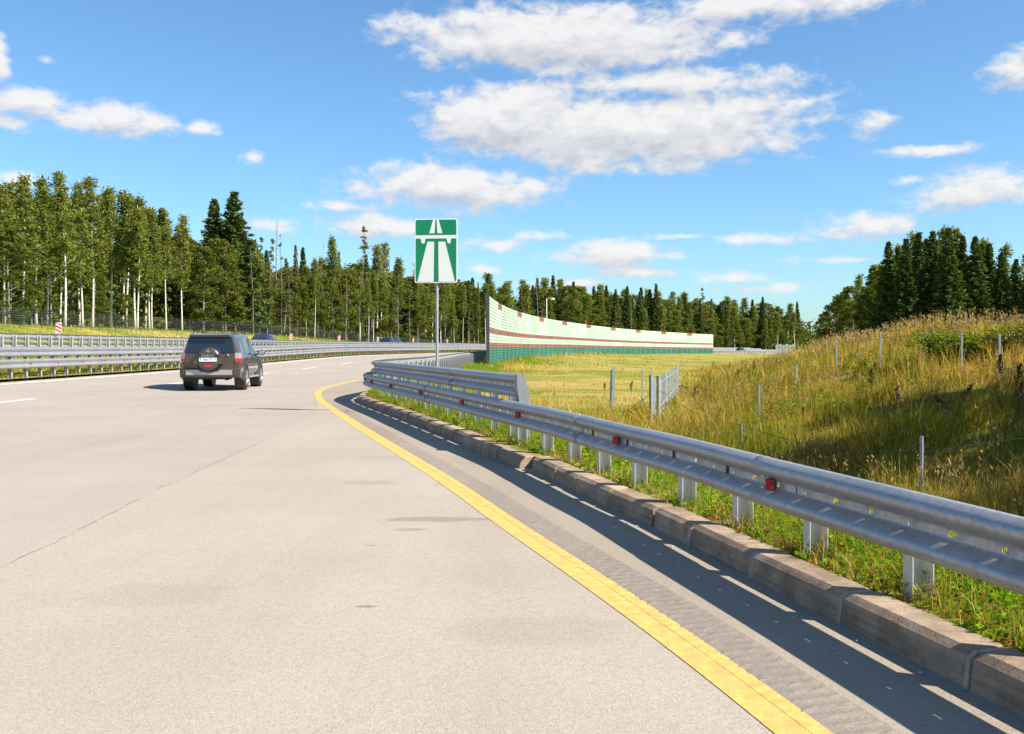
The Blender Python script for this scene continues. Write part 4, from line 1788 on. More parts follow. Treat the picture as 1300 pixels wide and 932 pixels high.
M['car_blue'] = paint('blue_paint', (0.03, 0.06, 0.16))
M['car_navy'] = paint('navy_paint', (0.012, 0.02, 0.045))
M['car_red'] = paint('red_blue_paint', (0.05, 0.06, 0.15))
g_ = 'cars on the far carriageway'
x, y, z, rz = on_line(333, 19.6)
small_car(x, y, z, rz + math.pi, M['car_blue'], 'blue car peeping over the rail just right of the dark off-road car', g_)
x, y, z, rz = on_line(490, 19.6)
small_car(x, y, z, rz + math.pi, M['car_navy'], 'distant dark navy car above the rail left of the sign pole', g_)
x, y, z, rz = on_line(499, 22.5)
small_car(x, y, z, rz + math.pi, M['car_red'], 'distant mid blue car partly behind the dark navy one', g_)
x, y, z, rz = on_line(941, 8.5)
small_car(x, y, float(zroad(*[np.array(q) for q in SO(x, y)])) + 0.02, rz, M['car_navy'], 'tiny dark car beyond the end of the noise barrier', g_)

# ------------------------------------------------------------------ fences on the right
def px_post(px, ybase, ytop, w=0.05, m='blue_steel'):
    x, y, z = hit(px, ybase)
    h = (ybase - ytop) / F * y
    return x, y, z, h


fr = [(964, 541, 503), (1011, 507, 470), (1062, 476, 438), (1118, 472, 437), (1172, 470, 436), (1221, 476, 437), (1269, 480, 438)]
pts = [px_post(*q) for q in fr]
fe = empty('wire_fence', pts[0][:3])
tag(fe, 'thin pale fence posts climbing the grassy hill behind', 'fence')
tops = []
for (x, y, z, h) in pts:
    h = min(max(h, 1.0), 1.7) + 0.12
    mb = MB()
    mb.box((x, y, z + h / 2 - 0.2), (0.045, 0.045, h + 0.4))
    attach(mb.build('post', M['grey_steel']), fe)
    tops.append((x, y, z + h))
for f_ in (0.95, 0.55):
    mb = MB()
    mb.tube([(x, y, z - 1.3 * (1 - f_)) for (x, y, z) in tops], 0.004, 4)
    attach(mb.build('wire', M['dark_steel']), fe)
print('hill fence', [tuple(round(v, 2) for v in p) for p in pts])

# old gate of upright steel slats, its posts, and the low fence running on from it
a = hit(830, 541)
b = hit(860, 500)
gt = empty('slatted_gate', a)
tag(gt, 'weathered blue-grey gate of upright steel slats in the long grass', 'gate')
nsl = 8
for k in range(nsl):
    f_ = k / (nsl - 1)
    x = a[0] + (b[0] - a[0]) * f_
    y = a[1] + (b[1] - a[1]) * f_
    z = gz(x, y)
    h = (1.52 - 0.1 * (k == 0)) + 0.06 * (k == nsl - 1) + random.uniform(-0.03, 0.03)
    mb = MB()
    mb.plate([(-0.05, -0.2), (0.05, -0.2), (0.05, h), (-0.05, h)], -0.012, 0.012)
    o = mb.build('slat', M['blue_steel'])
    o.location = (x, y, z)
    o.rotation_euler = (random.uniform(-0.02, 0.02), random.uniform(-0.03, 0.03), R(6) + random.uniform(-0.2, 0.2))
    attach(o, gt)
dirv = Vector((b[0] - a[0], b[1] - a[1], gz(b[0], b[1]) - gz(a[0], a[1])))
for zz in (0.45, 1.25):
    mb = MB()
    mb.tube([Vector(a) + Vector((0.03, 0, zz)), Vector(a) + dirv + Vector((0.03, 0, zz))], 0.02, 6)
    attach(mb.build('crossbar', M['blue_steel']), gt)
for (px, yb, yt, wd) in ((826.5, 548, 477, 0.12), (836, 545, 478, 0.13)):
    x, y, z, h = px_post(px, yb, yt)
    mb = MB()
    mb.tube([(x, y, z - 0.3), (x, y, z + h)], wd / 2, 8)
    mb.tube([(x, y, z + h), (x, y, z + h + 0.02)], wd / 2 + 0.012, 8)
    attach(mb.build('gate_post', M['blue_steel'], smooth=40), gt)
for (px, yb, yt, wd, lab) in ((778.5, 518, 466, 0.10, 'leaning grey double post in the meadow left of the gate'), (815, 517, 469, 0.06, 'single thin pale post in the meadow just left of the gate'), (827, 500, 467, 0.045, 'slim grey rod standing behind the gate post')):
    x, y, z, h = px_post(px, yb, yt)
    mb = MB()
    mb.box((x, y, z + h / 2 - 0.2), (wd, wd * 0.6, h + 0.4))
    if wd > 0.09:
        mb.box((x - wd * 0.9, y + 0.03, z + h / 2 - 0.25), (wd * 0.6, 0.04, h + 0.3), Matrix.Rotation(0.03, 3, 'Y'))
    o = mb.build('fence_post', M['grey_steel'])
    bb = o.data
    tag(o, lab, 'post', 'old fence posts in the meadow')
x1, y1, z1, h1 = px_post(941, 580, 538)
x2, y2, z2, h2 = px_post(1170, 636, 554)
lf = empty('wire_fence', (x1, y1, z1))
tag(lf, 'low fence of two grey posts and a sagging wire behind the near rail', 'fence')
for (x, y, z, h) in ((x1, y1, z1, h1), (x2, y2, z2, h2)):
    mb = MB()
    mb.tube([(x, y, z - 0.3), (x, y, z + h)], 0.032, 8)
    attach(mb.build('post', M['blue_steel'], smooth=40), lf)
g0 = hit(836, 545)
wp = [Vector((g0[0], g0[1], g0[2] + 1.2)), Vector((x1, y1, z1 + h1 * 0.95)), Vector((x2, y2, z2 + h2 * 0.75)), Vector((x2 + 9, y2 - 4, gz(x2 + 9, y2 - 4) + 0.9))]
wl = []
for i in range(3):
    for k in range(8):
        f_ = k / 8
        q = wp[i].lerp(wp[i + 1], f_)
        q.z -= 0.18 * math.sin(math.pi * f_)
        wl.append(q)
mb = MB()
mb.tube(wl + [wp[3]], 0.005, 4)
attach(mb.build('wire', M['dark_steel']), lf)
print('gate', a, b, 'posts', (x1, y1, z1, h1), (x2, y2, z2, h2))

# mesh fence in front of the woods on the left
wf = empty('mesh_fence', (*PT(95, 36.5), gz(*PT(95, 36.5))))
tag(wf, 'wire mesh fence with thin posts along the foot of the woods', 'fence')
ss = np.arange(66, 215, 3.0)
prev = None
for s in ss:
    x, y = PT(s, 37.0)
    z = gz(x, y)
    mb = MB()
    mb.tube([(x, y, z - 0.2), (x, y, z + 1.65)], 0.022, 5)
    attach(mb.build('post', M['dark_steel']), wf)
    if prev is not None:
        mb = MB()
        A, B = Vector(prev), Vector((x, y, z))
        for k in range(9):
            mb.tube([A + Vector((0, 0, 0.1 + k * 0.185)), B + Vector((0, 0, 0.1 + k * 0.185))], 0.004, 3, cap=False)
        for k in range(1, 15):
            q = A.lerp(B, k / 15)
            mb.tube([q + Vector((0, 0, 0.1)), q + Vector((0, 0, 1.58))], 0.003, 3, cap=False)
        attach(mb.build('mesh_panel', M['grey_steel'], fix=False), wf)
    prev = (x, y, z)

# pale panels far beyond the barrier
x, y = 67.5, 255.0
pf = empty('panel_fence', (x, y, gz(x, y)))
tag(pf, 'short run of pale grey upright panels at the end of the far meadow', 'fence')
for k in range(6):
    mb = MB()
    mb.plate([(k * 0.85, -0.6), (k * 0.85 + 0.72, -0.6), (k * 0.85 + 0.72, 2.5 + 0.2 * (k % 2)), (k * 0.85, 2.5 + 0.2 * (k % 2))], -0.04, 0.04)
    mb.build('panel', M['grey_steel'], pf)


# ------------------------------------------------------------------ trees
def leaf_quads(pos, size, normals=None, up=0.3, aspect=1.6, r=None, droop=0.0):
    """one bent diamond per leaf clump; returns verts, faces"""
    r = r or rng
    n = len(pos)
    d = r.normal(size=(n, 3))
    d[:, 2] *= 0.6
    d[:, 2] -= droop
    d /= np.linalg.norm(d, axis=1)[:, None] + 1e-9
    u = r.normal(size=(n, 3))
    u -= d * (u * d).sum(1)[:, None]
    u /= np.linalg.norm(u, axis=1)[:, None] + 1e-9
    size = np.broadcast_to(np.asarray(size, float), (n,))[:, None]
    a = pos - d * size * aspect * 0.5
    b = pos + u * size * 0.5 + d * size * 0.05
    c = pos + d * size * aspect * 0.5
    e = pos - u * size * 0.5 + d * size * 0.05
    v = np.stack([a, b, c, e], 1).reshape(-1, 3)
    f = np.arange(n * 4).reshape(n, 4)
    return v, f


def crown_mesh(name, pos, size, m, aspect=1.6, droop=0.0, val=None, r=None):
    v, f = leaf_quads(pos, size, aspect=aspect, droop=droop, r=r)
    n = len(pos)
    val = r.random(n) if val is None else val
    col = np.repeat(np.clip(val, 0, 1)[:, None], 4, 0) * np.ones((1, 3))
    return np_mesh(name, v, f, m, col)


def trunk_mesh(H, r0, r1, m, r, wob=0.25, limbs=None, top=1.0, nseg=9, sides=7):
    mb = MB()
    ph = r.random(4) * 6
    path = []
    for k in range(nseg + 1):
        t = k / nseg
        path.append((wob * math.sin(t * 3.1 + ph[0]) * t, wob * math.sin(t * 2.6 + ph[1]) * t, t * H * top - (0.3 if k == 0 else 0)))
    rad = [(r0 + (r1 - r0) * (k / nseg)) * (1.35 if k == 0 else 1) for k in range(nseg + 1)]
    mb.tube(path, rad, sides)
    P = np.array(path)
    for L in limbs or []:
        mb.tube(L[0], L[1], 4)
    return mb, P


def on_trunk(P, z):
    return np.array([np.interp(z, P[:, 2], P[:, 0]), np.interp(z, P[:, 2], P[:, 1]), z])


def make_limbs(P, H, r, n, z0, z1, length, up0, up1, droop, lr=0.035):
    limbs, anchors = [], []
    for k in range(n):
        t = (k + r.random() * 0.8) / n
        z = H * (z0 + (z1 - z0) * t)
        base = on_trunk(P, z)
        a = k * 2.39996 + r.normal() * 0.4
        ln = length(t) * (0.75 + 0.5 * r.random())
        up = up0 + (up1 - up0) * t
        pts = []
        for j in range(5):
            q = j / 4
            h = ln * q
            pts.append(base + np.array([math.cos(a) * h * math.cos(up), math.sin(a) * h * math.cos(up), h * math.sin(up) - droop * h * h / max(ln, 0.1) * 0.6]))
        limbs.append((pts, [lr * (1 - 0.8 * j / 4) * (1.2 - t * 0.6) for j in range(5)]))
        anchors.append(np.array(pts))
    return limbs, anchors


def birch(seed, H=18.0, low=0.34, dens=1.0, spread=1.0):
    r = np.random.default_rng(seed)
    mb, P = trunk_mesh(H, 0.135, 0.02, None, r, 0.35 + 0.3 * r.random())
    limbs, anc = make_limbs(P, H, r, 30, low, 0.97, lambda t: spread * (2.5 * (1 - t) ** 0.7 + 0.45) * (0.55 + 0.45 * min(1, t * 5 + 0.3)), 0.85, 1.1, 0.55)
    for L in limbs:
        mb.tube(L[0], L[1], 4)
    pos = []
    for A in anc:
        n = int(190 * dens * (0.45 + 0.2 * np.linalg.norm(A[-1] - A[0])))
        q = np.clip(r.beta(2.2, 1.4, n), 0, 1) * 4
        i = np.minimum(q.astype(int), 3)
        p = A[i] + (A[i + 1] - A[i]) * (q - i)[:, None]
        p = p + r.normal(size=(n, 3)) * np.array([0.26, 0.26, 0.20])
        p[:, 2] -= r.exponential(0.42, n) * (q / 4)
        pos.append(p)
    pos = np.vstack(pos)
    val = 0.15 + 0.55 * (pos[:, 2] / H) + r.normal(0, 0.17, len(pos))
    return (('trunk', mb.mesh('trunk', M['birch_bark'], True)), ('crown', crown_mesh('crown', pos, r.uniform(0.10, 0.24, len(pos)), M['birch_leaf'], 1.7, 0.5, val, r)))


def spruce(seed, H=17.0, wd=2.6, m='spruce_needle', dens=1.0, low=0.05, bark='dark_bark'):
    r = np.random.default_rng(seed)
    mb, P = trunk_mesh(H, 0.17, 0.015, None, r, 0.08)
    pos, val, limbs = [], [], []
    z = H * low
    k = 0
    while z < H * 0.99:
        t = z / H
        ln0 = wd * (1 - t) ** 0.98 + 0.10
        nb_ = 6 if t < 0.85 else 4
        for j in range(nb_):
            a = k * 0.7 + j * 2 * math.pi / nb_ + r.normal() * 0.25
            ln = ln0 * (0.72 + 0.45 * r.random())
            n = max(6, int(30 * dens * (0.3 + ln)))
            q = r.random(n) ** 0.75
            side = r.normal(size=n) * 0.20 * (0.30 + ln * 0.30) * (1.25 - q)
            dz_ = -0.42 * ln * q + 0.22 * ln * q * q * (1 if t < 0.8 else 2.5) + (0.5 * ln * q if t > 0.85 else 0)
            x = math.cos(a) * ln * q - math.sin(a) * side * 2
            y = math.sin(a) * ln * q + math.cos(a) * side * 2
            pos.append(np.stack([x, y, z + dz_ - np.abs(r.normal(size=n)) * 0.16], 1))
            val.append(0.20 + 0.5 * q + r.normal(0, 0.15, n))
            if ln > 0.7:
                mb.tube([on_trunk(P, z), on_trunk(P, z) + np.array([math.cos(a) * ln * 0.8, math.sin(a) * ln * 0.8, -0.22 * ln])], [0.025, 0.008], 3, cap=False)
        z += 0.32 + 0.16 * (1 - t)
        k += 1
    pos = np.vstack(pos)
    val = np.concatenate(val)
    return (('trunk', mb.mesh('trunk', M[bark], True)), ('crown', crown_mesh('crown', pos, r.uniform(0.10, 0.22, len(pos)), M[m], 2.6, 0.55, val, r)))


def broadleaf(seed, H=12.0, W_=2.6, low=0.12, m='aspen_leaf', dens=1.0, bark='grey_bark', ncl=46, lsz=1.0):
    r = np.random.default_rng(seed)
    mb, P = trunk_mesh(H, 0.15, 0.02, None, r, 0.4, top=0.95)
    pos, val = [], []
    for k in range(ncl):
        t = (k + r.random()) / ncl
        z = H * (low + (0.97 - low) * t)
        a = k * 2.39996 + r.normal() * 0.4
        prof = math.sin(math.pi * min(1, 0.10 + 0.88 * t ** 0.85)) ** 0.6
        rad = W_ * prof * (0.35 + 0.65 * math.sqrt(r.random()))
        c = on_trunk(P, min(z, H * 0.94)) + np.array([math.cos(a) * rad, math.sin(a) * rad, 0.0])
        base = on_trunk(P, max(0.3, z - 0.6 * rad))
        mb.tube([base, base * 0.4 + c * 0.6 + np.array([0, 0, -0.1 * rad]), c], [0.035, 0.02, 0.008], 4, cap=False)
        n = int(150 * dens)
        rr = r.normal(size=(n, 3))
        rr /= np.linalg.norm(rr, axis=1)[:, None]
        rr *= (r.random(n) ** 0.45)[:, None] * np.array([0.78, 0.78, 0.52]) * (0.7 + 0.6 * r.random()) * min(1.0, W_ / 2.0)
        pos.append(c + rr)
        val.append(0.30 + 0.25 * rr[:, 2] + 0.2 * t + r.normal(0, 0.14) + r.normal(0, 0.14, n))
    pos = np.vstack(pos)
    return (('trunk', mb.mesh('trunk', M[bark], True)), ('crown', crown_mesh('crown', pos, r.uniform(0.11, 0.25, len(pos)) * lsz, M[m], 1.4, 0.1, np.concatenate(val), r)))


def snag(seed, H=16.0, live=0.0):
    r = np.random.default_rng(seed)
    mb, P = trunk_mesh(H, 0.12, 0.012, None, r, 0.2 + 0.5 * r.random(), sides=6)
    br = MB()
    pos = []
    for k in range(95):
        t = r.random() ** 0.8
        z = H * (0.12 + 0.87 * t)
        a = r.random() * 6.28
        ln = (1.25 * (1 - t) + 0.25) * (0.4 + 0.8 * r.random())
        b = on_trunk(P, z)
        e = b + np.array([math.cos(a) * ln, math.sin(a) * ln, -0.18 * ln + r.normal() * 0.12])
        br.tube([b, (b + e) / 2 + np.array([0, 0, 0.05]), e], [0.018, 0.012, 0.005], 3, cap=False)
        if r.random() < live:
            n = 26
            pos.append(e * 0.6 + b * 0.4 + r.normal(size=(n, 3)) * np.array([0.3, 0.3, 0.2]) * ln)
    parts = [('trunk', mb.mesh('trunk', M['dead_wood'], True)), ('branches', br.mesh('branches', M['dead_wood']))]
    if pos:
        pos = np.vstack(pos)
        parts.append(('crown', crown_mesh('crown', pos, r.uniform(0.08, 0.18, len(pos)), M['olive_leaf'], 2.0, 0.4, None, r)))
    return tuple(parts)


VAR = {
    'birch': [birch(11), birch(12, low=0.34, spread=0.95), birch(13, dens=0.8), birch(14, low=0.42, spread=0.9), birch(15, low=0.30, spread=1.15), birch(16, low=0.48, dens=0.8, spread=0.9)],
    'spruce': [spruce(21, wd=3.3), spruce(22, wd=2.7), spruce(23, wd=3.6, low=0.10), spruce(24, wd=3.0)],
    'broad': [broadleaf(31), broadleaf(32, W_=2.1), broadleaf(33, W_=3.0, low=0.05), broadleaf(34, W_=1.9, low=0.3, m='birch_leaf')],
    'snag': [snag(41), snag(42, live=0.5), snag(43, live=0.25), snag(44)],
    'thin': [spruce(51, 17, 1.7, 'olive_leaf', 0.55, 0.25, 'grey_bark'), spruce(52, 17, 1.5, 'olive_leaf', 0.45, 0.35, 'grey_bark'), spruce(53, 17, 1.9, 'spruce_needle', 0.6, 0.3, 'grey_bark')],
}
NAME = {'birch': 'birch_tree', 'spruce': 'spruce_tree', 'broad': 'leafy_tree', 'snag': 'bare_tree', 'thin': 'sparse_tree'}
BASEH = {'birch': 18.0, 'spruce': 17.0, 'broad': 12.0, 'snag': 16.0, 'thin': 17.0}


def tree(kind, var, x, y, h, label, group, rz=None, wide=1.0):
    k = h / BASEH[kind]
    z = gz(x, y)
    root = empty(NAME[kind], (x, y, z - 0.05), rz if rz is not None else random.uniform(0, 6.28))
    root.scale = (k * wide, k * wide, k)
    tag(root, label, 'tree', group)
    for nm, me_ in VAR[kind][var % len(VAR[kind])]:
        o_ = link(nm, me_, root)
        if nm == 'branches':
            o_['kind'] = 'stuff'
    return root


LABEL = {
    'birch': 'slender birch behind the front row in the %s',
    'spruce': 'dark pointed spruce behind the front row in the %s',
    'broad': 'bushy leafy tree behind the front row in the %s',
    'snag': 'bare dead trunk behind the front row in the %s',
    'thin': 'thin half-bare conifer behind the front row in the %s',
}


def zone(px):
    if px < 235:
        return 'woods left of the car'
    if px < 345:
        return 'woods right behind the car'
    if px < 600:
        return 'woods between car and barrier'
    if px < 760:
        return 'woods beyond the near barrier half'
    if px < 905:
        return 'woods beyond the far barrier half'
    return 'woods past the barrier end'


ORD = 'first second third fourth fifth sixth seventh eighth ninth tenth eleventh twelfth thirteenth fourteenth fifteenth sixteenth seventeenth eighteenth nineteenth twentieth'.split()
FRONT_LABEL = {'birch': 'front-row white-trunked birch', 'spruce': 'tall pointed spruce standing out of the woods', 'broad': 'full leafy green tree edging the woods', 'snag': 'bare dead trunk rising above the woods', 'thin': 'thin olive half-bare conifer in the front row'}


def put_tree(kind, var, s, o, h, wide=1.0, label=None, young=False):
    x, y = PT(s, o)
    px = 650 + F * x / y
    zn = zone(px)
    lab = label or (('low young leafy tree at the edge of the %s' if young else LABEL[kind]) % zn)
    grp = '%s of the %s' % ('young trees' if young else {'birch': 'birches', 'spruce': 'spruces', 'broad': 'leafy trees', 'snag': 'bare trunks', 'thin': 'sparse conifers'}[kind], zn)
    return tree(kind, var, x, y, h, lab, grp, wide=wide)


# front trees that stand out, by photograph column and station offset
def s_for(px, o):
    return float(min(np.arange(60, 420, 0.25), key=lambda q: abs(650 + F * PT(q, o)[0] / PT(q, o)[1] - px)))


def h_for(px, o, ytop):
    s = s_for(px, o)
    x, y = PT(s, o)
    return s, CH + (HZ - ytop) / F * y - gz(x, y)


FRONT = [('birch', 0, 28, 41, 218), ('birch', 4, 83, 40, 214), ('birch', 1, 117, 41, 220), ('birch', 2, 140, 44, 232), ('birch', 3, 172, 41, 246), ('birch', 5, 190, 43, 262),
         ('birch', 1, 231, 42, 268), ('birch', 3, 60, 45, 222), ('birch', 2, 5, 44, 226), ('birch', 0, 102, 46, 228), ('birch', 5, 156, 46, 238), ('birch', 4, 215, 46, 262),
         ('spruce', 2, 297, 43, 240), ('spruce', 0, 272, 46, 250), ('broad', 2, 12, 40, 285), ('broad', 0, 283, 41, 300), ('broad', 1, 258, 41, 310), ('spruce', 1, 205, 47, 262), ('broad', 3, 312, 42, 300),
         ('snag', 1, 345, 42, 300), ('snag', 3, 351, 43, 276), ('snag', 2, 358, 42, 296), ('birch', 3, 418, 42, 298), ('snag', 1, 457, 42, 285), ('snag', 0, 407, 43, 310), ('birch', 5, 478, 41, 308),
         ('birch', 2, 484, 43, 305), ('birch', 3, 505, 42, 325), ('birch', 1, 528, 42, 330), ('birch', 5, 549, 42, 345), ('snag', 1, 330, 42, 298), ('birch', 0, 540, 44, 340), ('birch', 3, 565, 43, 345),
         ('spruce', 1, 385, 45, 312), ('broad', 1, 440, 41, 345), ('broad', 0, 395, 42, 350), ('thin', 0, 375, 43, 310), ('thin', 1, 430, 43, 318), ('thin', 2, 465, 45, 322),
         ('snag', 3, 683, 36, 345), ('spruce', 3, 702, 44, 348), ('spruce', 0, 728, 46, 356), ('spruce', 1, 754, 45, 362), ('spruce', 3, 782, 45, 366), ('spruce', 1, 796, 44, 362), ('spruce', 0, 812, 45, 369), ('spruce', 3, 833, 45, 359),
         ('spruce', 1, 770, 47, 361), ('spruce', 2, 825, 47, 366), ('broad', 1, 722, 40, 360), ('snag', 1, 890, 44, 364), ('spruce', 3, 968, 44, 376), ('spruce', 1, 1012, 50, 382), ('snag', 0, 985, 47, 380)]
FRONT.sort(key=lambda q: q[2])
count = {}
for (kind, var, px, o, yt) in FRONT:
    s, h = h_for(px, o, yt)
    count[kind] = count.get(kind, 0) + 1
    put_tree(kind, var, s, o, max(6.0, h), wide=(1.0 + 0.15 * random.random()) * (1.45 if kind == 'spruce' and px < 310 else 1.0), label='%s, %s of its kind from the left' % (FRONT_LABEL[kind], ORD[count[kind] - 1]))
# the rest of the wood, thinning into the depth
rt = random.Random(5)


def canopy_top(px):
    """row of the tree tops in the photograph"""
    return float(np.interp(px, [-60, 100, 200, 250, 300, 335, 380, 430, 520, 600, 680, 740, 820, 900, 960, 1040, 1120], [225, 225, 258, 285, 280, 318, 325, 322, 338, 345, 350, 358, 366, 372, 380, 388, 390]))


for row, (o0, step, mix) in enumerate(((42.0, 5.5, ['birch', 'thin', 'broad', 'snag', 'birch', 'broad']), (46.5, 5.0, ['spruce', 'birch', 'thin', 'broad', 'birch', 'broad']), (52.0, 4.6, ['spruce', 'birch', 'birch', 'broad', 'birch', 'broad']), (58.5, 5.5, ['birch', 'spruce', 'broad', 'broad', 'birch']))):
    s = 62.0 + row * 1.3
    while s < 400:
        ss_ = s + rt.uniform(-1.5, 1.5)
        o = o0 + rt.uniform(-1.8, 1.8)
        x, y = PT(ss_, o)
        px = 650 + F * x / y
        kind = rt.choice(mix)
        if px < 240 and kind in ('snag', 'thin') and row < 2:
            kind = 'birch'
        if -70 < px < 1110:
            yt = canopy_top(px) + rt.uniform(-3, 30) * (1 if px < 350 else 0.62) + (8 if row == 0 else 0)
            h = CH + (HZ - yt) / F * y - gz(x, y)
            if kind == 'broad':
                h *= rt.uniform(0.5, 0.95) if row < 2 else 0.95
            h = min(max(h, 5.0), 24.0)
            put_tree(kind, rt.randrange(6), ss_, o, h, wide=rt.uniform(1.0, 1.35) * (1.25 if (px > 340 and kind in ('birch', 'broad')) else 1.0))
        s += step * rt.uniform(0.8, 1.25) * (1.0 if ss_ < 230 else 1.25)

# pale bare and half-bare trunks along the edge in the middle of the picture
for k, px in enumerate(np.linspace(322, 640, 30)):
    px = px + rt.uniform(-4, 4)
    o = rt.uniform(39.0, 40.6)
    s = s_for(px, o)
    x, y = PT(s, o)
    h = CH + (HZ - canopy_top(px) - rt.uniform(2, 45)) / F * y - gz(x, y)
    kind = rt.choice(['snag', 'snag', 'birch', 'thin'])
    put_tree(kind, {'snag': rt.choice([0, 1, 2, 3]), 'birch': rt.choice([3, 5]), 'thin': rt.randrange(3)}[kind], s, o, max(h, 7.0), wide=rt.uniform(0.7, 1.0),
             label={'snag': 'pale bare trunk', 'birch': 'slim pale birch', 'thin': 'thin half-bare conifer'}[kind] + ' at the edge of the ' + zone(px))
# young trees along the edge
s = 64.0
while s < 380:
    o = 40.5 + rt.uniform(-1.0, 3.5)
    x, y = PT(s, o)
    px = 650 + F * x / y
    if -60 < px < 1090 and (px > 640 or rt.random() < 0.35):
        put_tree('broad', rt.randrange(4), s, o, rt.uniform(3.0, 8.0), wide=rt.uniform(1.1, 1.5), young=True)
    s += rt.uniform(3.0, 6.5)

# right-hand wood behind the hill
RT = [('spruce', 2, 1128, 78, 304), ('spruce', 0, 1150, 75, 300), ('spruce', 3, 1166, 80, 292), ('spruce', 2, 1184, 76, 290), ('spruce', 0, 1204, 74, 286), ('spruce', 1, 1222, 78, 296), ('spruce', 2, 1238, 75, 297), ('spruce', 3, 1256, 78, 306),
      ('spruce', 0, 1272, 76, 318), ('spruce', 2, 1290, 78, 326), ('spruce', 1, 1140, 82, 312), ('spruce', 3, 1212, 82, 300), ('spruce', 0, 1306, 75, 330), ('spruce', 1, 1176, 84, 300), ('spruce', 3, 1246, 84, 306),
      ('birch', 0, 1160, 88, 292), ('birch', 4, 1188, 90, 286), ('birch', 1, 1210, 88, 285), ('birch', 0, 1250, 90, 300), ('birch', 4, 1268, 88, 308), ('birch', 2, 1300, 90, 318), ('birch', 2, 1143, 90, 306),
      ('broad', 3, 1112, 95, 332), ('birch', 4, 1104, 104, 338), ('birch', 0, 1092, 110, 346), ('broad', 1, 1080, 108, 360), ('broad', 0, 1066, 116, 372), ('birch', 1, 1075, 118, 362), ('broad', 2, 1056, 125, 384), ('birch', 2, 1062, 128, 378),
      ('broad', 3, 1100, 92, 362), ('broad', 0, 1118, 88, 350), ('broad', 1, 1046, 150, 396), ('broad', 2, 1085, 98, 380)]
RT.sort(key=lambda q: q[2])
count = {}
for (kind, var, px, y, yt) in RT:
    x = (px - 650) / F * y
    h = CH + (HZ - yt) / F * y - gz(x, y)
    lab = {'spruce': 'dark dense spruce on top of the grassy hill', 'birch': 'pale birch rising behind the spruces on the hill', 'broad': 'light green leafy tree at the edge of the hill wood'}[kind]
    count[kind] = count.get(kind, 0) + 1
    tree(kind, var, x, y, h, '%s, %s from the left' % (lab, ORD[count[kind] - 1]), {'spruce': 'spruces of the hill wood', 'birch': 'birches of the hill wood', 'broad': 'leafy trees of the hill wood'}[kind], wide=1.25 if kind == 'spruce' else 1.15)
# the hill wood goes on past the right edge
for k in range(9):
    y = 72 + 9 * (k % 3)
    x = (1345 + 42 * k - 650) / F * y
    tree('spruce' if k % 3 else 'birch', k, x, y, 9.5 + (k % 4) * 0.8, 'tree of the hill wood past the right edge', 'hill wood past the right edge', wide=1.3)
# trees out of frame on the right whose shade falls across the hill
SHADE = [('broad', 15.2, 17.0, 7.5), ('spruce', 16.8, 13.5, 9.0), ('broad', 17.4, 20.5, 6.5), ('spruce', 19.0, 17.0, 9.5), ('broad', 13.0, 11.5, 5.5), ('spruce', 20.5, 24.5, 7.0)]
for k, (kd, x, y, h) in enumerate(SHADE):
    tree(kd, k, x, y, h, 'tree just outside the right edge whose shade falls on the hill', 'trees shading the hill', wide=1.5 if kd == 'broad' else 1.8)
# red-brown shrub
bparts = broadleaf(61, 3.2, 1.1, 0.05, 'rust_leaf', 0.7, 'dark_bark', 24, 0.7)
x = (1058 - 650) / F * 105
rb = empty('shrub', (x, 105, gz(x, 105)), 0.5)
tag(rb, 'rust brown shrub at the left end of the hill wood', 'shrub')
for nm, me_ in bparts:
    link('foliage' if nm == 'crown' else 'stem', me_, rb)
# green bushes on the hill
bush = [broadleaf(71, 1.5, 1.0, 0.02, 'bush_leaf', 1.0, 'dark_bark', 26, 0.36), broadleaf(72, 1.2, 0.8, 0.02, 'bush_leaf', 1.0, 'dark_bark', 24, 0.34)]
for k, (px, py, sc_, lab) in enumerate(((1215, 462, 1.0, 'largest green bush near the hill top, leftmost of three'), (1245, 458, 0.9, 'middle green bush near the top of the grassy hill'), (1280, 450, 0.95, 'rightmost green bush near the hill top'))):
    x, y, z = hit(px, py)
    b_ = empty('bush', (x, y, z - 0.05), k * 1.3)
    b_.scale = (sc_ * 1.25, sc_ * 1.25, sc_ * 0.62)
    tag(b_, lab, 'bush', 'green bushes on the hill')
    for nm, me_ in bush[k % 2]:
        link('foliage' if nm == 'crown' else 'stem', me_, b_)

# undergrowth and the closed depth of the wood, one mass
N = 130000
ssv = rng.uniform(62, 420, N)
ov = 44 + rng.random(N) ** 0.8 * 24
hv = rng.random(N) ** 1.5
cx_ = XR + RR
th = (ssv - YR) / RR
X = np.where(ssv < YR, XR - ov, cx_ - (RR + ov) * np.cos(th))
Y = np.where(ssv < YR, ssv, YR + (RR + ov) * np.sin(th))
pxv = 650 + F * X / np.maximum(Y, 1)
top = np.interp(pxv, [-60, 100, 200, 250, 300, 335, 380, 430, 520, 600, 680, 740, 820, 900, 960, 1040, 1120], [255, 255, 290, 315, 315, 345, 350, 350, 360, 365, 370, 378, 384, 390, 395, 402, 404])
gzv = ground_z(X, Y)
Htop = np.clip(CH + (HZ - top) / F * Y - gzv, 2.0, 20) * (0.75 + 0.25 * np.sin(ssv * 1.1) * np.sin(ssv * 0.37 + 1)) * np.clip((ov - 41) / 9, 0.18, 1.0)
pos = np.stack([X, Y, gzv + hv * Htop], 1)
keep = (pxv > -120) & (pxv < 1150)
pos = pos[keep]
me = crown_mesh('undergrowth', pos, rng.uniform(0.25, 0.65, len(pos)) * (0.7 + pos[:, 1] / 420), M['aspen_leaf'], 1.4, 0.2, np.clip(rng.normal(0.42, 0.24, len(pos)), 0, 1), rng)
ug = link('undergrowth', me)
tag(ug, 'dense dark thicket filling the depth of the woods between the trunks', 'undergrowth', kind='stuff')


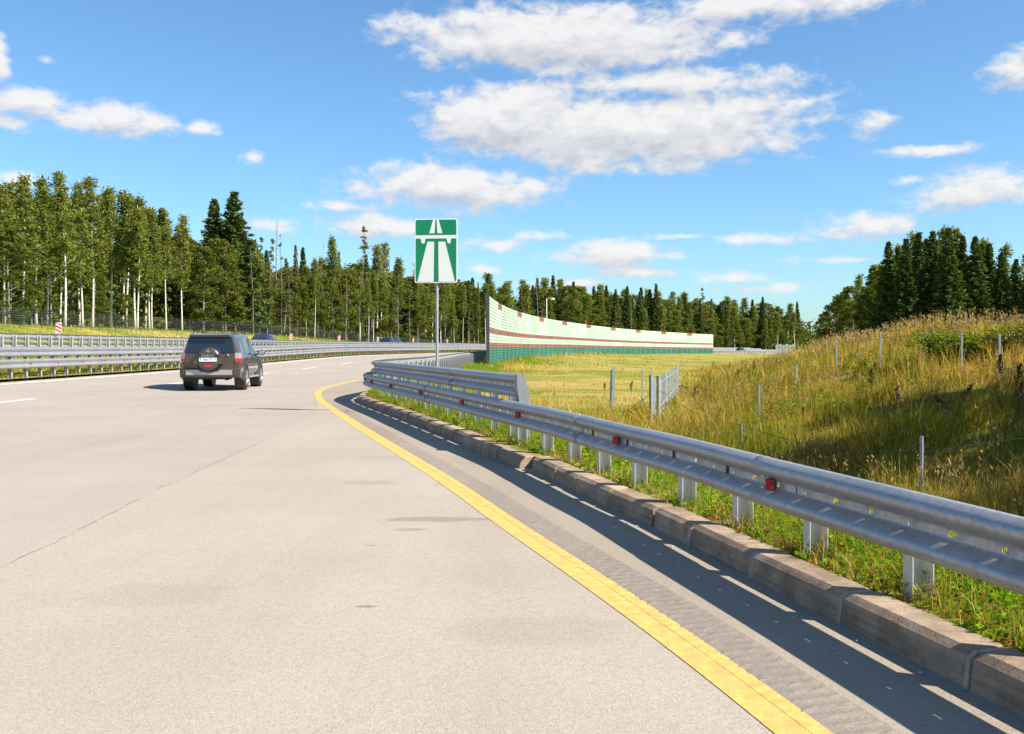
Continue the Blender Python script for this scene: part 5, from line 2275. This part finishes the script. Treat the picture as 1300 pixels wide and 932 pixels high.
# ------------------------------------------------------------------ grass
def blades(pos, h, w, lean, col_base, col_tip, r=rng, curl=0.5, swirl=None):
    """three-triangle bent blades"""
    n = len(pos)
    a = r.uniform(0, 2 * np.pi, n)
    side = np.stack([np.cos(a), np.sin(a), np.zeros(n)], 1)
    b = r.uniform(0, 2 * np.pi, n) if swirl is None else swirl + r.normal(0, 0.9, n)
    ld = np.stack([np.cos(b), np.sin(b), np.zeros(n)], 1) * (lean * h)[:, None]
    up = np.array([0, 0, 1.0])
    hw = (w * 0.5)[:, None]
    m_ = pos + ld * 0.30 + up * (h * 0.55)[:, None]
    t_ = pos + ld + up * (h * (1 - curl * np.minimum(lean, 1.0) * 0.5))[:, None]
    v = np.stack([pos - side * hw, pos + side * hw, m_ - side * hw * 0.75, m_ + side * hw * 0.75, t_], 1).reshape(-1, 3)
    i = np.arange(n) * 5
    f = np.stack([np.stack([i, i + 1, i + 3], 1), np.stack([i, i + 3, i + 2], 1), np.stack([i + 2, i + 3, i + 4], 1)], 1).reshape(-1, 3)
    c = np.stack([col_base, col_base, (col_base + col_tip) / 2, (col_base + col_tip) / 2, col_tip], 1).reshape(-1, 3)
    return v, f, c


def merge(parts):
    vs_, fs_, cs_, b = [], [], [], 0
    for v, f, c in parts:
        vs_.append(v); fs_.append(f + b); cs_.append(c)
        b += len(v)
    return np.vstack(vs_), np.vstack(fs_), np.vstack(cs_)


def pick(cols, n, r=rng):
    cols = np.array(cols)
    return cols[r.integers(0, len(cols), n)]


def vnoise(X, Y, sc_, seed=0):
    """smooth value noise"""
    rr = np.random.default_rng(seed)
    T = rr.random((64, 64))
    x = X * sc_
    y = Y * sc_
    i = np.floor(x).astype(int)
    j = np.floor(y).astype(int)
    u = x - i
    v = y - j
    u = u * u * (3 - 2 * u)
    v = v * v * (3 - 2 * v)
    g = lambda a, b: T[a % 64, b % 64]
    return (g(i, j) * (1 - u) + g(i + 1, j) * u) * (1 - v) + (g(i, j + 1) * (1 - u) + g(i + 1, j + 1) * u) * v


STRAW = np.array([(0.54, 0.37, 0.10), (0.46, 0.32, 0.075), (0.60, 0.45, 0.17), (0.36, 0.26, 0.06), (0.44, 0.35, 0.06)])
GREEN = np.array([(0.14, 0.20, 0.018), (0.10, 0.165, 0.015), (0.19, 0.235, 0.025), (0.23, 0.245, 0.03), (0.27, 0.26, 0.03)])
BROWN = np.array([(0.26, 0.14, 0.05), (0.20, 0.11, 0.04), (0.34, 0.20, 0.08)])

# hill and meadow: density falls with the distance
N = 330000
r_ = 9.0 * np.exp(rng.random(N) * math.log(170 / 9.0))
an = rng.uniform(R(-6), R(36), N)
X = r_ * np.sin(an)
Y = r_ * np.cos(an)
d = dist_kerb(X, Y)
s_, o_ = SO(X, Y)
xb = np.interp(Y, HB_Y, HB_X)
xr = np.interp(Y, HB_Y, HR_X)
ok = (d > 1.3) & (X < xr + 8) & ((X > xb - 2.5) | (rng.random(N) < np.where(Y > 28, 0.45, 1.0)))
wallz = (o_ > -2.2) & (Y > 66)
ok &= ~wallz
X, Y, r_, d, xb, o_ = X[ok], Y[ok], r_[ok], d[ok], xb[ok], o_[ok]
hillm = smooth(X - xb, -3.0, 0.8)
n = len(X)
big = vnoise(X, Y, 0.22, 1)
mid = vnoise(X, Y, 0.7, 2)
sm = vnoise(X, Y, 2.1, 3)
g = 0.5 * big + 0.3 * mid + 0.2 * sm
wallfoot = np.exp(-np.clip(-o_ - 2.0, 0, 99) / 1.8) * (Y > 64)
nearweed = np.exp(-((X - 4.2) / 2.6) ** 2) * np.exp(-((Y - 27) / 9) ** 2)
hgt = 0.025 + 0.05 * sm + hillm * (0.16 + 0.55 * smooth(0.6 * mid + 0.4 * sm, 0.25, 0.8)) + wallfoot * 0.75 + nearweed * (0.30 + 0.4 * mid) + 0.35 * np.exp(-((d - 3.2) / 1.6) ** 2) * (Y < 40)
hgt *= rng.uniform(0.45, 1.25, n) * (0.55 + 0.9 * smooth(vnoise(X, Y, 1.7, 23), 0.25, 0.85))
tuft = (vnoise(X, Y, 1.1, 9) > 0.68) & (hillm < 0.3)
hgt = np.where(tuft, hgt + 0.13, hgt)
wid = np.maximum(0.0055, r_ * 0.00042) * rng.uniform(0.7, 1.6, n)
top_green = smooth(X - xb, 5.0, 10.0) * smooth(big, 0.35, 0.6)
pg = np.clip(0.22 + 2.9 * (g - 0.5) + 0.30 * top_green + 0.15 * nearweed - 0.10 * hillm + 0.22 * (1 - hillm) * smooth(Y, 45, 90), 0.04, 0.92)
isg = rng.random(n) < pg
cb = np.where(isg[:, None], pick(GREEN, n), pick(STRAW, n))
isb = (rng.random(n) < hillm * (0.05 + 0.40 * smooth(vnoise(X, Y, 0.8, 31), 0.5, 0.8)))
cb = np.where(isb[:, None], pick(BROWN, n), cb)
cb = cb * rng.uniform(0.75, 1.2, n)[:, None]
fld = 1 - hillm
stripe = vnoise(X * 0.35 + Y * 0.05, Y * 1.0, 0.16, 12)
pale = (rng.random(n) < fld * smooth(stripe, 0.45, 0.6) * 0.9)
cb = np.where(pale[:, None], pick([(0.52, 0.40, 0.17), (0.46, 0.34, 0.12), (0.50, 0.41, 0.13)], n), cb)
lush = (rng.random(n) < fld * smooth(1 - stripe, 0.5, 0.65) * smooth(Y, 36, 60) * 0.9)
cb = np.where(lush[:, None], pick([(0.20, 0.27, 0.025), (0.27, 0.30, 0.03), (0.16, 0.24, 0.02)], n), cb)
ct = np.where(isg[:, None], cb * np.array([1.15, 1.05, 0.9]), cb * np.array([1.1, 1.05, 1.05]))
pos = np.stack([X, Y, ground_z(X, Y) - 0.02], 1)
lean = np.abs(rng.normal(0.22, 0.3, n)) + 0.55 * vnoise(X, Y, 0.9, 21) ** 2
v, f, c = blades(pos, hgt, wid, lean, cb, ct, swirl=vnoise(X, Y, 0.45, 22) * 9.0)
me = np_mesh('meadow_grass', v, f, M['grass'], c)
tag(link('meadow_grass', me), 'tall golden and green grass over the hill and meadow', 'grass', kind='stuff')

# seed heads: pinkish tan plumes on the hill and its ridge
N = 26000
r_ = 14.0 * np.exp(rng.random(N) * math.log(75 / 14.0))
an = rng.uniform(R(4), R(34), N)
X = r_ * np.sin(an)
Y = r_ * np.cos(an)
xb = np.interp(Y, HB_Y, HB_X)
xr = np.interp(Y, HB_Y, HR_X)
ridge = np.exp(-((X - xr) / 2.5) ** 2)
ok = (X > xb - 1) & (X < xr + 5) & (rng.random(N) < 0.03 + 0.22 * smooth(vnoise(X, Y, 0.5, 4), 0.5, 0.85) + 0.55 * ridge)
X, Y, r_, ridge = X[ok], Y[ok], r_[ok], ridge[ok]
n = len(X)
hh = (0.55 + 0.45 * rng.random(n)) * (0.8 + 0.35 * ridge)
pos = np.stack([X, Y, ground_z(X, Y) - 0.02], 1)
cc = pick([(0.36, 0.24, 0.14), (0.42, 0.29, 0.18), (0.30, 0.19, 0.10), (0.45, 0.36, 0.22)], n)
st = blades(pos, hh, np.maximum(0.004, r_ * 0.0002), np.abs(rng.normal(0.12, 0.12, n)), cc * 0.8, cc)
tips = st[0].reshape(-1, 5, 3)[:, 4]
hp = np.repeat(tips, 3, 0) + rng.normal(size=(n * 3, 3)) * np.array([0.015, 0.015, 0.05])
hv, hf = leaf_quads(hp - np.array([0, 0, 0.05]), np.maximum(0.022, np.repeat(r_, 3) * 0.0008) * rng.uniform(0.6, 1.2, n * 3), aspect=3.6, droop=2.0)
hf = np.vstack([hf[:, [0, 1, 2]], hf[:, [0, 2, 3]]])
hc = np.repeat(np.repeat(cc, 3, 0), 4, 0)
v, f, c = merge([st, (hv, hf, hc)])
tag(link('seed_grass', np_mesh('seed_grass', v, f, M['grass'], c)), 'pale tan seed heads of grass along the hill and its ridge', 'grass', kind='stuff')

# broad-leaved weeds: verge behind the kerb, and clumps on the hill
def weeds(X, Y, Z, hmax, size, greens, r=rng, per=9):
    n = len(X)
    hm = hmax * r.uniform(0.35, 1.0, n)
    q = np.repeat(np.arange(n), per)
    t = r.random(n * per)
    ang = r.uniform(0, 6.283, n * per)
    rad = (0.3 + 0.7 * r.random(n * per)) * 0.35 * hm[q] + 0.01
    P_ = np.stack([X[q] + np.cos(ang) * rad, Y[q] + np.sin(ang) * rad, Z[q] + t * hm[q]], 1)
    sz = (size if np.isscalar(size) else size[q]) * r.uniform(0.5, 1.3, n * per)
    v, f = leaf_quads(P_, sz, aspect=1.9, droop=-0.15, r=r)
    f = np.vstack([f[:, [0, 1, 2]], f[:, [0, 2, 3]]])
    base = pick(greens, n, r)[q] * r.uniform(0.75, 1.25, n * per)[:, None]
    return v, f, np.repeat(base, 4, 0)


VG = np.array([(0.12, 0.235, 0.012), (0.17, 0.30, 0.018), (0.21, 0.32, 0.03), (0.085, 0.17, 0.012), (0.27, 0.33, 0.03)])
VR = np.array([(0.22, 0.11, 0.035), (0.28, 0.15, 0.045), (0.17, 0.075, 0.03), (0.20, 0.16, 0.03)])
parts = []
# verge: stations 3..60 m along the kerb
N = 11000
lv = l_of_y(2.0) + (l_of_y(46) - l_of_y(2.0)) * rng.random(N) ** 1.9
dv = 0.22 + rng.random(N) ** 1.2 * 1.9
kx = np.interp(lv, kacc, KALL[:, 0]); ky = np.interp(lv, kacc, KALL[:, 1])
tx = np.interp(lv + 0.2, kacc, KALL[:, 0]) - kx; ty = np.interp(lv + 0.2, kacc, KALL[:, 1]) - ky
tl = np.hypot(tx, ty)
X = kx + ty / tl * dv; Y = ky - tx / tl * dv
Z = 0.135 - 0.42 * np.clip(dv - 1.35, 0, 9)
Z = np.maximum(Z, np.where(dv > 1.4, zright(X, Y), -9))
nz = vnoise(X, Y, 1.4, 6)
edge = np.exp(-(dv - 0.22) / 0.13)
red = rng.random(N) < np.clip(0.03 + 0.55 * smooth(nz, 0.6, 0.8) * np.exp(-((dv - 0.4) / 0.22) ** 2) + 0.30 * edge, 0, 0.8)
hm = (0.05 + 0.18 * nz) * (1 - 0.72 * edge)
sz = 0.013 + 0.024 * vnoise(X, Y, 2.3, 7) ** 1.5
for sel, pal in ((~red, VG), (red, VR)):
    parts.append(weeds(X[sel], Y[sel], Z[sel], hm[sel], sz[sel] * (1 if pal is VG else 0.7), pal))
N = 80000
lv = l_of_y(2.0) + (l_of_y(110) - l_of_y(2.0)) * rng.random(N) ** 2.2
dv = 0.22 + rng.random(N) * 2.3
kx = np.interp(lv, kacc, KALL[:, 0]); ky = np.interp(lv, kacc, KALL[:, 1])
tx = np.interp(lv + 0.2, kacc, KALL[:, 0]) - kx; ty = np.interp(lv + 0.2, kacc, KALL[:, 1]) - ky
tl = np.hypot(tx, ty)
X = kx + ty / tl * dv; Y = ky - tx / tl * dv
Z = np.maximum(0.13 - 0.42 * np.clip(dv - 1.35, 0, 9), np.where(dv > 1.4, zright(X, Y), -9))
edge = np.exp(-(dv - 0.22) / 0.15)
nz = vnoise(X, Y, 0.9, 8)
cg = np.where((rng.random(N) < 0.14 + 0.4 * edge)[:, None], pick(STRAW, N), pick(VG, N)) * rng.uniform(0.8, 1.2, N)[:, None]
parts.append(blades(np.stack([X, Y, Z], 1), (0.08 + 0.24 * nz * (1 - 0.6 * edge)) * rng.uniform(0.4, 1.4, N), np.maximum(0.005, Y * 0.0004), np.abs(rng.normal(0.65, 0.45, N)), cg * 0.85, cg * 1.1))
v, f, c = merge(parts)
tag(link('verge_weeds', np_mesh('verge_weeds', v, f, M['grass'], c)), 'bright green weeds and grass under the near guard rail', 'weeds', kind='stuff')

# weeds on the hill and by the gate
N = 2600
r_ = 14.0 * np.exp(rng.random(N) * math.log(60 / 14.0))
an = rng.uniform(R(3), R(34), N)
X = r_ * np.sin(an); Y = r_ * np.cos(an)
xb = np.interp(Y, HB_Y, HB_X)
xr = np.interp(Y, HB_Y, HR_X)
keepw = (dist_kerb(X, Y) > 3) & (X > xb - 1.2) & (X < xr + 2) & (vnoise(X, Y, 0.33, 5) + 0.25 * smooth(X - xb, 4, 10) + 0.05 + 0.12 * np.exp(-((X - 4.5) / 2) ** 2 - ((Y - 26) / 6) ** 2) > 0.66)
X, Y, r_ = X[keepw], Y[keepw], r_[keepw]
ga, gb = hit(850, 552), hit(930, 528)
nw = 150
fx_ = rng.random(nw)
ex = ga[0] + (gb[0] - ga[0]) * fx_ + rng.normal(0, 0.7, nw)
ey = ga[1] + (gb[1] - ga[1]) * fx_ + rng.normal(0, 1.6, nw)
X = np.concatenate([X, ex]); Y = np.concatenate([Y, ey]); r_ = np.concatenate([r_, np.hypot(ex, ey)])
HGR = np.array([(0.07, 0.13, 0.015), (0.10, 0.16, 0.02), (0.13, 0.17, 0.025), (0.05, 0.09, 0.012), (0.19, 0.19, 0.03)])
pw = weeds(X, Y, ground_z(X, Y), 0.62 * rng.uniform(0.5, 1.2, len(X)), 0.024 + r_ * 0.0005, HGR * np.array([1.7, 1.5, 1.2]), per=110)
tag(link('hill_weeds', np_mesh('hill_weeds', *pw[:2], M['grass'], pw[2])), 'patches of green leafy weeds among the hill grass', 'weeds', kind='stuff')

# median and the bank on the left
N = 42000
sv = 24 + 150 * rng.random(N) ** 1.7
ov = np.where(rng.random(N) < 0.6, rng.uniform(12.65, 16.6, N), rng.uniform(29, 40, N))
th = np.clip(sv - YR, 0, None) / RR
X = np.where(sv < YR, XR - ov, XR + RR - (RR + ov) * np.cos(th))
Y = np.where(sv < YR, sv, YR + (RR + ov) * np.sin(th))
Z = zleft(sv, ov)
cg = np.where((rng.random(N) < np.where(ov > 20, 0.15, 0.5))[:, None], pick(STRAW, N), pick(VG, N) * 0.95)
redm = (ov < 13.2) & (rng.random(N) < 0.35)
cg = np.where(redm[:, None], pick(VR, N), cg) * rng.uniform(0.8, 1.2, N)[:, None]
v, f, c = blades(np.stack([X, Y, Z - 0.02], 1), rng.uniform(0.10, 0.38, N) * np.where(ov < 13.0, 0.45, 1.0), np.maximum(0.01, Y * 0.0005), np.abs(rng.normal(0.3, 0.25, N)), cg, cg)
tag(link('median_grass', np_mesh('median_grass', v, f, M['grass'], c)), 'dry yellow grass of the median under the left guard rails', 'grass', kind='stuff')

# dried dock plants
M['dock'] = mat('dried_dock', (0.13, 0.050, 0.022), 0.9, var=0.3, vscale=12)


def dock_meshes(seed):
    r = np.random.default_rng(seed)
    st = MB()
    st.tube([(0, 0, -0.1), (0.03 * r.normal(), 0.03 * r.normal(), 0.5), (0.06 * r.normal(), 0.06 * r.normal(), 1.0)], [0.010, 0.008, 0.004], 5)
    hd = []
    for k in range(7):
        z = 0.5 + 0.07 * k
        a = r.random() * 6.28
        ln = 0.22 * (1 - k / 9)
        for q in np.linspace(0.1, 1, 9):
            for _ in range(5):
                hd.append((math.cos(a) * ln * 0.5 * q + r.normal() * 0.018, math.sin(a) * ln * 0.5 * q + r.normal() * 0.018, z + ln * 1.1 * q + r.normal() * 0.012))
    hv, hf = leaf_quads(np.array(hd), r.uniform(0.02, 0.04, len(hd)), aspect=1.3, r=r)
    return st.mesh('stem', M['dock']), np_mesh('seed_head', hv, hf, M['dock'])


DM = [dock_meshes(81), dock_meshes(82), dock_meshes(83)]
for k, (px, py, h, tx_, lab) in enumerate(((776, 512, 1.1, 0, 'beside the grey double post in the meadow'), (800, 508, 1.0, .1, 'between the double post and the thin post'), (768, 505, .8, 0, 'left of the grey double post'),
                                           (925, 478, 1.1, .1, 'on the slope above the gate'), (940, 490, 1.0, -.2, 'lower on the slope above the gate'), (955, 482, 1.1, .15, 'on the slope left of the hill fence'), (905, 470, 1.0, .0, 'at the foot of the slope beyond the gate'),
                                           (1100, 500, 1.1, .3, 'under the second hill fence post'), (1110, 515, 1.1, -.1, 'below the second hill fence post'), (1135, 545, 1.2, .1, 'in the middle of the slope'), (1205, 545, 1.3, .5, 'leaning right in the middle of the slope'),
                                           (1240, 545, 1.3, -1.0, 'lying over on the shaded slope'), (1285, 520, 1.2, .2, 'upright at the right edge of the slope'), (1275, 500, 1.1, -.15, 'at the right edge just below the bushes'), 
                                           (1180, 470, 1.1, .0, 'left of the green bushes'), (1260, 470, 1.1, -.1, 'in front of the right bushes'), (1290, 550, 1.2, .1, 'low at the right edge of the slope'), (905, 555, 1.0, .3, 'in the weeds right of the gate'))):
    x, y, z = hit(px, py)
    dk = empty('dock_plant', (x, y, z), k * 1.7)
    dk.rotation_euler = (0, tx_ * 0.9, 0)
    dk.scale = (0.72, 0.72, h * 0.82)
    tag(dk, 'dried dark brown dock stalk ' + lab, 'plant', 'dried dock stalks')
    for nm, me_ in zip(('stem', 'seed_head'), DM[k % 3]):
        link(nm, me_, dk)
bpy.context.view_layer.update()
print('TRIS', sum(len(m.loop_triangles) if m.loop_triangles else sum(len(p.vertices) - 2 for p in m.polygons) if len(m.polygons) < 20000 else len(m.polygons) * (len(m.polygons[0].vertices) - 2) for m in bpy.data.meshes), 'OBJ', len(bpy.data.objects))
